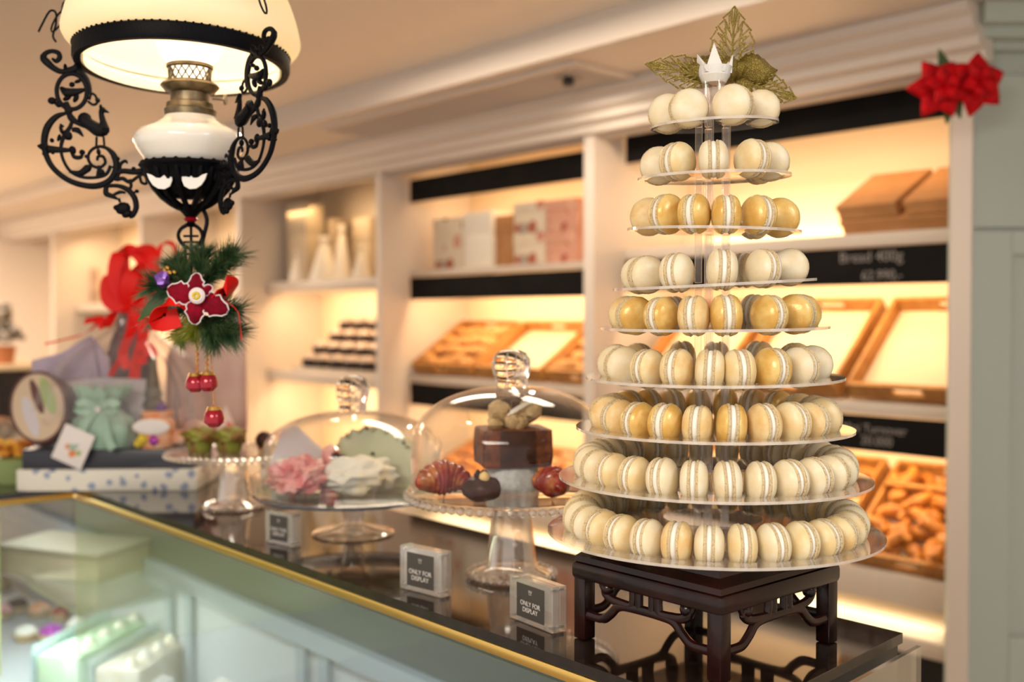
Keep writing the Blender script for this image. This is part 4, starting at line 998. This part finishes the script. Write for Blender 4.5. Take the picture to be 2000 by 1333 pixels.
def bracket():
    bm = B(); nn = (0,1,0)
    X = lambda x: (372-(80+x/3.81))/LK
    Z = lambda y: (620-(90+y/3.81))/LK
    def st(pts, w, k=5, flat=.8):
        q = smooth_pts([(X(x), 0, Z(y)) for x, y in pts], k); n = len(q)
        rs = w if isinstance(w, (int, float)) else [w[min(len(w)-1, int(i/(n-1)*(len(w)-1)))]*(1-((i/(n-1)*(len(w)-1)) % 1)) + w[min(len(w)-1, int(i/(n-1)*(len(w)-1))+1)]*((i/(n-1)*(len(w)-1)) % 1) for i in range(n)]
        f = 1/3.81/LK; rs = rs*f if isinstance(rs, (int,float)) else [r*f for r in rs]
        tube(bm, q, rs, 8, flat=flat, nrm=nn)
    def bl(x, y, rx, rz, a=0): ball(bm, (X(x), 0, Z(y)), 1, rx/3.81/LK, .0035, rz/3.81/LK, 2, rot=Matrix.Rotation(a, 3, 'Y'))
    st([(235,515),(150,545),(85,620),(60,720),(70,820),(120,920),(220,1005),(330,1045),(440,1050),(530,1005),(575,920),(560,830),(510,775),(450,762),(395,790),(372,845),(400,900),(455,915),(495,880),(480,835),(445,835),(438,865)], [8,22,28,26,22,20,20,22,24,24,26,24,14,12,12,12,12,12,12,12,12,10])
    st([(265,560),(245,620),(205,680),(180,760),(190,850),(240,940),(320,985),(420,990),(500,965),(535,900)], [14,16,18,14,12,12,12,12,14,14])
    st([(235,515),(255,555),(300,590),(360,620)], [18,26,18,12])
    st([(200,620),(175,600)], 8); bl(182,640,14,36,.2); bl(165,700,12,30,-.3); bl(225,680,34,44,.7)
    st([(260,640),(300,645),(340,690)], [16,22,4]); st([(90,785),(190,790),(250,790)], [30,20,14]); bl(262,790,26,34,.3)
    st([(250,800),(275,840),(320,840),(335,800)], [10,16,16,6]); bl(330,805,22,22); st([(350,830),(380,850)], 12)
    st([(235,945),(310,960),(370,920),(395,900)], [10,24,30,6]); st([(450,900),(448,950),(440,985)], [10,18,16]); bl(468,950,24,30,.5); bl(448,800,16,26,.1)
    # spike at the outer edge
    st([(80,765),(40,765),(8,760)], [34,26,2]); bl(60,820,18,14); bl(60,715,16,14); bl(115,720,16,18); bl(120,805,14,20)
    # upper ring
    st([(260+108*math.cos(a/16*2*PI), 360+130*math.sin(a/16*2*PI)) for a in range(17)], 17, 3)
    st([(180,330),(220,365),(280,365),(350,345)], [10,34,30,12]); bl(262,310,22,20,.4); bl(305,285,28,14,.4); bl(290,410,18,36,-.5); bl(225,410,34,18,.5)
    st([(215,440),(235,500),(245,520)], [20,30,26]); st([(195,455),(160,460),(135,435)], [20,16,10]); bl(118,430,32,28); bl(165,455,20,26)
    st([(375,430),(410,455),(440,440),(430,390),(400,375),(385,420)], 10); bl(445,420,18,22,.5)
    # arm top hook
    st([(230,210),(180,215),(130,190),(85,150),(60,120),(75,85),(120,68),(165,80),(175,115),(150,140),(120,120)], [18,20,22,28,26,18,16,18,20,18,8]); bl(50,110,12,18,.4); bl(215,185,14,30)
    st([(230,210),(280,195),(310,160),(320,190),(330,215)], [26,28,20,14,10]); st([(300,215),(350,240),(385,310),(390,380)], [24,20,16,14])
    # cockerel
    bl(350,560,52,50); st([(340,570),(400,610),(450,640),(490,640)], [40,44,50,40]); bl(470,640,62,52,.2); st([(490,630),(480,570),(470,520),(480,490)], [38,24,20,26]); st([(480,490),(500,500),(527,512)], [24,14,2]); bl(468,470,12,22)
    st([(435,690),(432,760)], 9); st([(485,690),(490,760)], 9)
    # link to the bowl
    st([(560,900),(590,960),(560,1010)], [24,14,12]); st([(570,960),(620,940),(700,945),(780,935),(880,905)], [18,20,22,26,24]); st([(575,1005),(620,995),(670,1020),(730,980),(770,960)], [14,16,14,12,10])
    st([(600,940),(605,890),(640,865),(655,885)], [12,14,12,6]); st([(740,960),(755,1020),(790,1030),(790,990),(770,960)], 11); bl(700,925,18,20); bl(590,845,10,16,.6)
    st([(670,1000),(680,1050),(660,1080)], 13)
    # lower scroll
    st([(440,1052),(510,1050),(590,1050),(660,1080),(705,1140),(715,1210),(690,1265),(668,1285)], [10,14,16,20,22,22,20,6]); st([(500,1060),(500,1105),(540,1125),(590,1150)], [18,22,18,6])
    st([(545,1120),(600,1095),(640,1100)], [10,14,8]); bl(620,1215,58,48,.3); bl(575,1210,26,22); st([(600,1170),(590,1140)], 10); bl(650,1255,42,28,.5); st([(690,1100),(720,1090)], 8); bl(722,1088,16,14)
    return bm
bl_ = obj('iron_bracket', bracket(), M['iron'], lamp); bl_.rotation_euler = (0,0,PI+R(4))
br_ = obj('iron_bracket', bracket(), M['iron'], lamp); br_.rotation_euler = (0,0,R(-42))
# chains with cast ornaments
def chain(side_ang, x0, z0):
    o0 = Vector((x0*math.cos(side_ang), x0*math.sin(side_ang), z0)); top = Vector((.012*math.cos(side_ang), .012*math.sin(side_ang), .66)); d = (top-o0); n = 12; bm = B(); dn = d.normalized(); sd = dn.cross(Vector((0,0,1))).normalized(); s2 = dn.cross(sd)
    for k in range(n):
        c = o0+d*((k+.5)/n); L = d.length/n*.62
        a_ = sd if k % 2 else s2
        if k in (1, 2, 3, 4, 7, 8):
            for w in (-1, 1): tube(bm, smooth_pts([c-dn*L, c-dn*L*.3+a_*w*.011, c+dn*L*.3+a_*w*.005, c+dn*L*.7+a_*w*.010, c+dn*L], 3), .0022, 5)
            ball(bm, c, .0065, sub=1); ball(bm, c+dn*L*.6+a_*.008, .003, sub=1); ball(bm, c-dn*L*.4-a_*.009, .003, sub=1)
        else:
            pts = [c+dn*L*math.cos(t*PI/6)+a_*.0045*math.sin(t*PI/6) for t in range(13)]; tube(bm, pts, .0013, 5, cap=False)
    return obj('chain', bm, M['iron'], lamp)
chain(PI+R(4), .176, .378); chain(R(-42), .172, .372)
bm = B(); tube(bm, smooth_pts([(-.195,-.012,.375),(-.190,-.012,.385),(-.180,-.012,.402),(-.172,-.012,.400),(-.172,-.012,.385),(-.176,-.012,.370),(-.172,-.012,.362)]), .0015, 6); obj('chain_hook', bm, M['iron'], lamp)
bm = B(); lathe(bm, [(0,.838),(.05,.838),(.045,.82),(.012,.80),(.004,.79),(.004,.67),(.014,.665),(.014,.655),(0,.655)], 24); obj('ceiling_rose', bm, M['iron'], lamp)
l = bpy.data.lights.new('lamp_bulb', 'POINT'); l.energy = 9; l.color = (1,.78,.5); l.shadow_soft_size = .03; o = bpy.data.objects.new('lamp_bulb', l); C.objects.link(o); o.location = (LX, LY, CZ+.44)

# ================================================================ CHRISTMAS ORNAMENT HANGING FROM THE LAMP
OY = LY-.02; o0 = at_y(392, 590, OY)
orn = thing('christmas_hanging', 'pine sprig hanging with a burgundy velvet flower below the lamp', 'decoration', (o0.x, o0.y, CZ+o0.z))
def ol(px, py, dy=0): p = at_y(px, py, OY+dy); return Vector((p.x-o0.x, p.y-o0.y, p.z-o0.z))
def needles(bm, p0, p1, n, L, w=.0010):
    d = p1-p0; dn = d.normalized(); a = dn.orthogonal().normalized(); b = dn.cross(a)
    for i in range(n):
        u = random.random(); c = p0+d*u; t = random.uniform(0, 2*PI); o = (a*math.cos(t)+b*math.sin(t))*.8+dn*random.uniform(.5,1.1); o.normalize(); l_ = L*random.uniform(.6,1.1)*(1 if u > .3 else .7)
        s = o.orthogonal().normalized()*w/2; s2 = o.cross(s).normalized()*w/2
        vs = [bm.verts.new(c+s), bm.verts.new(c-s*.5+s2), bm.verts.new(c-s*.5-s2), bm.verts.new(c+o*l_)]
        for f in ((0,1,3),(1,2,3),(2,0,3)): bm.faces.new([vs[k] for k in f])
    tube(bm, [p0, p1], .0012, 5)
for (a, b, n, mk) in (((390,560),(455,498),260,'pine'),((385,570),(345,515),260,'pine'),((390,575),(300,560),240,'pine'),((395,600),(300,620),160,'pine'),((400,620),(455,650),300,'pine'),((395,615),(420,662),300,'pine'),((385,605),(350,660),200,'pineg'),((395,610),(375,655),140,'pineg'),((380,570),(330,545),90,'pineg'),((390,540),(395,500),140,'pine'),((400,600),(462,608),110,'pine')):
    bm = B(); needles(bm, ol(*a), ol(*b, random.uniform(-.02,.02)), int(n*3.0), .037 if mk == 'pine' else .028, .0015); obj('pine_sprig', bm, M[mk], orn, False)
for (a, L) in ((R(94),.030),(R(166),.040),(R(262),.035),(R(333),.042),(R(38),.022)):
    bm = B(); c = ol(385, 580, -.035); n_ = 10; rows_ = []; edge = [[], []]
    for i in range(n_+1):
        u = i/n_; w = L*.34*math.sin(PI*(u*.84+.10))**.8*(1+.14*math.sin(i*2.3)); w = max(w, .0008)
        r_ = []
        for k in (-1,-.5,0,.5,1):
            x = u*L*math.cos(a)-k*w*math.sin(a); z = u*L*math.sin(a)+k*w*math.cos(a)
            p = c+Vector((x, -.006*math.sin(u*PI)+.005*abs(k), z)); r_.append(bm.verts.new(p))
            if abs(k) == 1: edge[0 if k < 0 else 1].append(p.copy())
        rows_.append(r_)
    for x, y in zip(rows_, rows_[1:]):
        for k in range(4): bm.faces.new((x[k], x[k+1], y[k+1], y[k]))
    pt = obj('petal', bm, M['velvet'], orn); md = pt.modifiers.new('s','SOLIDIFY'); md.thickness = .001
    bm = B(); ee = edge[0][2:]+list(reversed(edge[1][2:])); tube(bm, ee, .0011, 5); obj('white_edging', bm, M['white'], pt)
c = ol(386, 578, -.045)
bm = B(); lathe(bm, [(0,0),(.0095,0),(.0105,.003),(.0075,.006),(0,.006)], 20, mat_=Matrix.Translation(c) @ Matrix.Rotation(PI/2,4,'X')); obj('flower_disc', bm, M['white'], orn)
bm = B()
for k in range(8): ball(bm, c+Vector((.0035*math.cos(k*.8), -.007, .0035*math.sin(k*.8))), .0022, sub=1)
obj('flower_centre', bm, M['yellow'], orn)
bm = B(); ribbon(bm, smooth_pts([ol(420,590,-.02), ol(440,560,-.03), ol(448,565,-.02), ol(432,590,-.01)]), .030, (.7,.3,.7)); obj('ribbon_loop', bm, M['redrib'], orn)
bm = B(); ribbon(bm, smooth_pts([ol(440,588,-.02), ol(462,605,-.02), ol(468,625,-.02), ol(472,665,-.02)]), .005, (0,1,0)); obj('ribbon_tail', bm, M['redrib'], orn)
bm = B(); ribbon(bm, smooth_pts([ol(375,592,-.02), ol(350,580,-.03), ol(318,598,-.03), ol(310,628,-.02), ol(350,620,-.01)]), .026, (.7,.3,.7)); obj('ribbon_loop', bm, M['redrib'], orn)
for (a, b, w) in (((325,575),(270,628),.016),((330,560),(300,530),.012),((440,600),(478,612),.014)):
    p0, p1 = ol(*a), ol(*b); bm = B(); ribbon(bm, [p0+(p1-p0)*u+Vector((0,-.006*math.sin(u*3),0)) for u in (0,.2,.4,.6,.8,1)], [.003,w*.8,w,w*.8,w*.4,.001], (.6,.1,-.8) if b[0] < 300 else (0,.3,1)); obj('leaf', bm, M['leaf'], orn)
bm = B(); ball(bm, ol(318,548,-.02), .010, nz=.5); ball(bm, ol(322,540,-.025), .006, nz=.5); obj('purple_bud', bm, M['purple'], orn)
bm = B()
for k in range(7): ball(bm, ol(330+random.uniform(-12,12), 528+random.uniform(-12,10), -.02), .0032, sub=1)
obj('gold_berry', bm, M['gold'], orn)
for (px, y1) in ((385,736),(404,736)):
    bm = B(); p0, p1 = ol(px, 660), ol(px, y1); n = 30
    tube(bm, [p0+(p1-p0)*i/n+Vector((.0012*math.cos(i*1.5), .0012*math.sin(i*1.5), 0)) for i in range(n+1)], .0016, 6); obj('cord', bm, M['cord'], orn)
bm = B(); tube(bm, [ol(410,680), ol(416,745), ol(418,798)], .0010, 6); obj('cord', bm, M['cord'], orn)
for (px, py, r) in ((381,749,.0125),(406,747,.0130),(418,816,.0135)):
    bm = B(); c = ol(px, py); lathe(bm, [(0,r),(r*.5,r*.95),(r*.85,r*.5),(r,-.05*r),(r*.95,-.5*r),(r*.5,-.92*r),(0,-.9*r)], 20, mat_=Matrix.Translation(c)); o = obj('bell', bm, M['berry'], orn)
    bm = B(); lathe(bm, [(0,r*1.15),(r*.6,r*1.05),(r*.75,r*.75),(r*.3,r*.9)], 14, mat_=Matrix.Translation(c)); obj('bell_cap', bm, M['gold'], o)

# ================================================================ GIFT HAMPER
HB = CT+.0005
q0 = on_z(203, 961, CT); hz = CZ+HB
gb = thing('hamper_box', 'white gift hamper box printed with blue sprigs, navy inner tray', 'box', (q0.x, q0.y+.135, hz), R(2))
bm = B(); box(bm, -.19, .19, -.13, .13, 0, .046, .002); obj('printed_base', bm, M['toile'], gb)
bm = B(); box(bm, -.182, .182, -.122, .122, .0462, .088, .003); obj('navy_tray', bm, M['navy'], gb)
HT = CZ+HB+.0885; HY = q0.y
def hp(px, py, Y): p = at_y(px, py, Y); return p
# round tin leaning back
p = hp(85, 880, HY+.06)
t = thing('biscuit_tin', 'round brown biscuit tin with a printed lid leaning in the hamper', 'tin', (p.x, p.y, HT), 0)
mm = Matrix.Translation((0,0,.088)) @ Matrix.Rotation(R(-28),4,'Y') @ Matrix.Rotation(R(70),4,'X') @ Matrix.Diagonal((.80,1.05,1,1)) @ Matrix.Rotation(0,4,'Z')
bm = B(); lathe(bm, [(0,-.02),(.080,-.02),(.082,-.016),(.082,.016),(.080,.020),(.074,.020),(.074,.017),(0,.017)], 48, mat_=mm)
dz = min(v.co.z for v in bm.verts)
for v in bm.verts: v.co.z -= dz
obj('tin_body', bm, M['tinrim'], t)
mm2 = Matrix.Translation((0,0,-dz)) @ mm
bm = B(); lathe(bm, [(0,.0172),(.0735,.0172),(.0735,.0190),(0,.0190)], 48, mat_=mm2); lid = obj('lid_print', bm, patterned('tin_lid_print', (.62,.48,.34), [(.40,.16,.10),(.68,.62,.38),(.60,.50,.44)], 16, .22), t)
for (x, y, rx, ry, mk) in ((-.028,-.012,.018,.048,'lilac'),(.006,.022,.012,.042,'tinrim'),(.036,.012,.018,.045,'greenmark')):
    bm = B(); lathe(bm, [(0,.0191),(1,.0191),(1,.0194),(0,.0194)], 24, mat_=mm2 @ Matrix.Translation((x,y,0)) @ Matrix.Diagonal((rx,ry,1,1))); obj('lid_marking', bm, M[mk], lid)
# mint pouch
p = hp(203, 880, HY+.05)
t = thing('gift_pouch', 'mint green fabric pouch tied with a satin bow in the hamper', 'pouch', (p.x, p.y, HT))
bm = B(); n = 40; prf = [(0,0),(.05,0),(.058,.012),(.06,.04),(.052,.062),(.030,.080),(.020,.088),(.028,.098),(.044,.112),(.050,.128),(.040,.127),(.018,.10),(0,.098)]
rings = []
for r, z in prf:
    rings.append([bm.verts.new((r*1.15*(1+.08*math.sin(k*PI/2.5)*(z>.02))*math.cos(2*PI*k/n), r*.8*(1+.08*math.sin(k*PI/2.5))*math.sin(2*PI*k/n), z+.008*math.sin(k*1.9)*(z>.11))) for k in range(n)])
for a, b in zip(rings, rings[1:]):
    for k in range(n): bm.faces.new((a[k], a[(k+1)%n], b[(k+1)%n], b[k]))
obj('pouch_body', bm, M['mintcloth'], t)
for sg in (-1, 1):
    bm = B(); ribbon(bm, smooth_pts([(0,-.022,.085),(sg*.025,-.036,.10),(sg*.045,-.036,.092),(sg*.03,-.032,.08),(0,-.024,.084)]), .018, (0,.3,1)); obj('bow_loop', bm, M['mintcloth'], t)
    bm = B(); ribbon(bm, smooth_pts([(sg*.004,-.024,.083),(sg*.018,-.045,.06),(sg*.034,-.060,.02),(sg*.045,-.066,.004)]), .017, (1,0,0)); obj('bow_tail', bm, M['mintcloth'], t)
bm = B(); ball(bm, (0,-.030,.084), .007); obj('bead', bm, M['white'], t)
# tag
p = hp(143, 873, HY-.012)
t = thing('gift_tag', 'white square gift tag with small orange fruit print hanging on the hamper', 'tag', (p.x, p.y, CZ+p.z), 0, ry=R(24))
bm = B(); box(bm, -.034, .034, -.0008, .0008, -.039, .039, .0004); g = obj('card', bm, M['tagwhite'], t)
for (x, z, r, mk) in ((-.010,-.004,.006,'orangemark'),(.004,-.014,.008,'orangemark'),(.016,-.008,.006,'greenmark')):
    bm = B(); ball(bm, (x,-.0010,z), r, 1,.05,1.1,2); obj('fruit_print', bm, M[mk], g)
# jar of sweets
p = hp(308, 882, HY+.05)
t = thing('sweet_jar', 'jar of coloured sweets with a white oval label in the hamper', 'jar', (p.x, p.y, HT))
bm = B(); lathe(bm, [(0,0),(.034,0),(.038,.01),(.038,.055),(.030,.068),(.034,.070),(.034,.078),(0,.08)], 28); obj('jar_body', bm, M['orangecandy'], t)
bm = B(); ball(bm, (0,-.040,.048), 1, .040,.003,.017,3); obj('label', bm, M['tagwhite'], t)
for (x, z, mk) in ((.004,.018,'magenta'),(-.02,.02,'yellow'),(.008,.085,'purple')):
    bm = B(); ball(bm, (x,-.034 if z<.05 else 0,z), .012, nz=.3); obj('foil_sweet', bm, M[mk], t)
G = 'wrapped sweets in the hamper'
for (px, py, dy, r, mk, lab) in ((352,850,.06,.02,'orangecandy','orange wrapped sweet right of the jar'),(272,862,.03,.015,'yellow','yellow sweet left of the jar'),(383,835,.10,.02,'pinkpaper','pink wrapped sweet beside the muffins')):
    p = hp(px, 880, HY+dy); o = bm = B(); h_ = max(.02, (880-py)/F*p.y)
    t = thing('wrapped_sweet', lab, 'sweet', (p.x, p.y, HT), 0, G); bm = B(); ball(bm, (0,0,h_*.55), h_*.55, 1.1,1,1,2, nz=.3); obj('sweet', bm, M[mk], t)
# tissue papers and cones
def sheet(name, label, cat, pts, Y, mk, th=.012, dy=0, group=None):
    P = [at_y(x, y, Y) for x, y in pts]; cx = sum(p.x for p in P)/len(P); zb = min(p.z for p in P)
    t = thing(name, label, cat, (cx, Y, CZ+zb), 0, group); bm = B(); prism(bm, [(p.x-cx, p.z-zb) for p in P], -th/2, th/2)
    bmesh.ops.subdivide_edges(bm, edges=bm.edges, cuts=2)
    for v in bm.verts: v.co.y += noise.noise(v.co*25)*.012
    obj('paper_sheet', bm, M[mk], t, False); return t
sheet('tissue_paper', 'lavender tissue paper rising at the back left of the hamper', 'tissue paper', [(70,878),(62,705),(120,690),(180,655),(215,700),(225,878)], HY+.145, 'lavtissue')
sheet('tissue_paper', 'pale pink tissue paper standing in the centre of the hamper', 'tissue paper', [(130,878),(125,745),(200,738),(290,742),(300,878)], HY+.115, 'lilac')
sheet('wrapping_paper', 'dark grey folded paper rising to a point under the red bow', 'wrapping paper', [(175,800),(190,740),(225,655),(240,600),(262,560),(280,650),(300,740),(300,800)], HY+.165, 'greytissue')
sheet('wrapping_paper', 'dusty pink paper panel at the right of the hamper', 'wrapping paper', [(330,878),(325,700),(350,640),(440,612),(478,600),(484,830),(470,870)], HY+.20, 'pinkpaper')
p = hp(300, 880, HY+.09)
t = thing('toy_tree', 'small dark cone tree decoration standing behind the sweet jar', 'ornament', (p.x, p.y, HT))
bm = B()
for k in range(5): lathe(bm, [(.03-.005*k,.06+.024*k),(.008,.10+.024*k)], 14, wob=.06)
lathe(bm, [(0,0),(.006,0),(.006,.07),(0,.07)], 8); obj('branches', bm, mat('dark_bronze', (.10,.08,.05), rough=.5, metal=.4), t)
p = hp(452, 880, HY+.10)
t = thing('pyramid_packet', 'red and white pyramid packet at the right end of the hamper', 'packet', (p.x-.012, p.y, HT), R(12))
bm = B(); v = [bm.verts.new(c) for c in ((-.032,-.03,0),(.032,-.03,0),(.032,.03,0),(-.032,.03,0),(0,0,.088))]
for f in ((0,1,2,3),(0,1,4),(1,2,4),(2,3,4),(3,0,4)): bm.faces.new([v[i] for i in f])
obj('packet_body', bm, patterned('red_white_print', (.70,.52,.46), [(.62,.12,.08)], 26, .25), t, False)
# cellophane
t = thing('cellophane_wrap', 'clear cellophane gathered up from the hamper to the red bow', 'cellophane', (gb.location.x, gb.location.y, HT+.001), R(2))
bm = B(); n = 44; rings = []; tx = at_y(255, 640, gb.location.y); 
for (k, z, sh) in ((1.0,0,0),(1.03,.06,0),(.95,.13,.1),(.70,.19,.4),(.34,.24,.8),(.12,.265,1),(.10,.275,1),(.20,.295,1.02),(.26,.305,1.0)):
    rr = []
    for i in range(n):
        a = 2*PI*i/n; cx = abs(math.cos(a))**.5*math.copysign(1, math.cos(a)); cy = abs(math.sin(a))**.5*math.copysign(1, math.sin(a)); f = 1+.09*math.sin(i*2.7)*(z>.05)
        rr.append(bm.verts.new((.172*cx*k*f+sh*(tx.x-gb.location.x), .112*cy*k*f, z+.012*math.sin(i*3.1)*(z>.3))))
    rings.append(rr)
for a, b in zip(rings, rings[1:]):
    for i in range(n): bm.faces.new((a[i], a[(i+1)%n], b[(i+1)%n], b[i]))
obj('film', bm, M['cello'], t, False)
# red bow
bc = at_y(258, 620, gb.location.y-.02)
t = thing('ribbon_bow', 'large red ribbon bow tied above the gift hamper', 'bow', (bc.x, bc.y, CZ+bc.z))
def bp_(px, py, dy=0): p = at_y(px, py, bc.y+dy); return Vector((p.x-bc.x, p.y-bc.y, p.z-bc.z))
for pts, w in (([(262,600),(225,560),(230,500),(262,492),(285,530),(268,600)], .030), ([(262,600),(290,560),(300,500),(275,485),(240,510),(262,600)], .030), ([(262,600),(215,590),(215,545),(250,540),(275,560),(262,600)], .034),
               ([(262,600),(300,590),(312,550),(290,520),(270,560),(262,600)], .030), ([(300,580),(310,500),(318,476),(338,478),(344,505),(338,560)], .010), ([(262,600),(250,570),(262,530),(288,540),(275,590)], .036)):
    bm = B(); ribbon(bm, smooth_pts([bp_(x, y, -.02*math.sin(i*1.3)-.01) for i, (x, y) in enumerate(pts)]), w*(.95 if w > .015 else 1), (.75,.45,.6)); obj('bow_loop', bm, M['redrib'], t)
for pts, w in (([(255,600),(225,610),(205,640),(195,625),(165,628)], .022), ([(262,605),(255,650),(240,690),(250,720)], .022), ([(262,605),(280,650),(268,700),(262,740)], .024), ([(262,610),(245,680),(215,735)], .014), ([(270,610),(300,640),(330,620)], .022), ([(195,625),(170,650),(120,665),(88,672)], .007), ([(262,690),(285,680),(295,700),(270,705)], .03)):
    bm = B(); ribbon(bm, smooth_pts([bp_(x, y, -.02) for x, y in pts]), w, (.8,.5,.5)); obj('bow_tail', bm, M['redrib'], t)
# ---- flowers at the far left of the counter wing
p = on_z(8, 958, CT)
t = thing('flower_bunch', 'low bunch of yellow and orange flowers at the left edge', 'flowers', (p.x-.03, p.y+.12, hz))
bm = B()
for k in range(40): a = random.uniform(0,2*PI); r = .06*random.random(); ball(bm, (r*math.cos(a), r*math.sin(a), .06+random.uniform(0,.03)), .015, 1,1,.7,1)
obj('petals', bm, M['flowery'], t)
bm = B(); lathe(bm, [(0,0),(.05,0),(.065,.055),(0,.06)], 20); obj('bowl', bm, M['greenmark'], t)
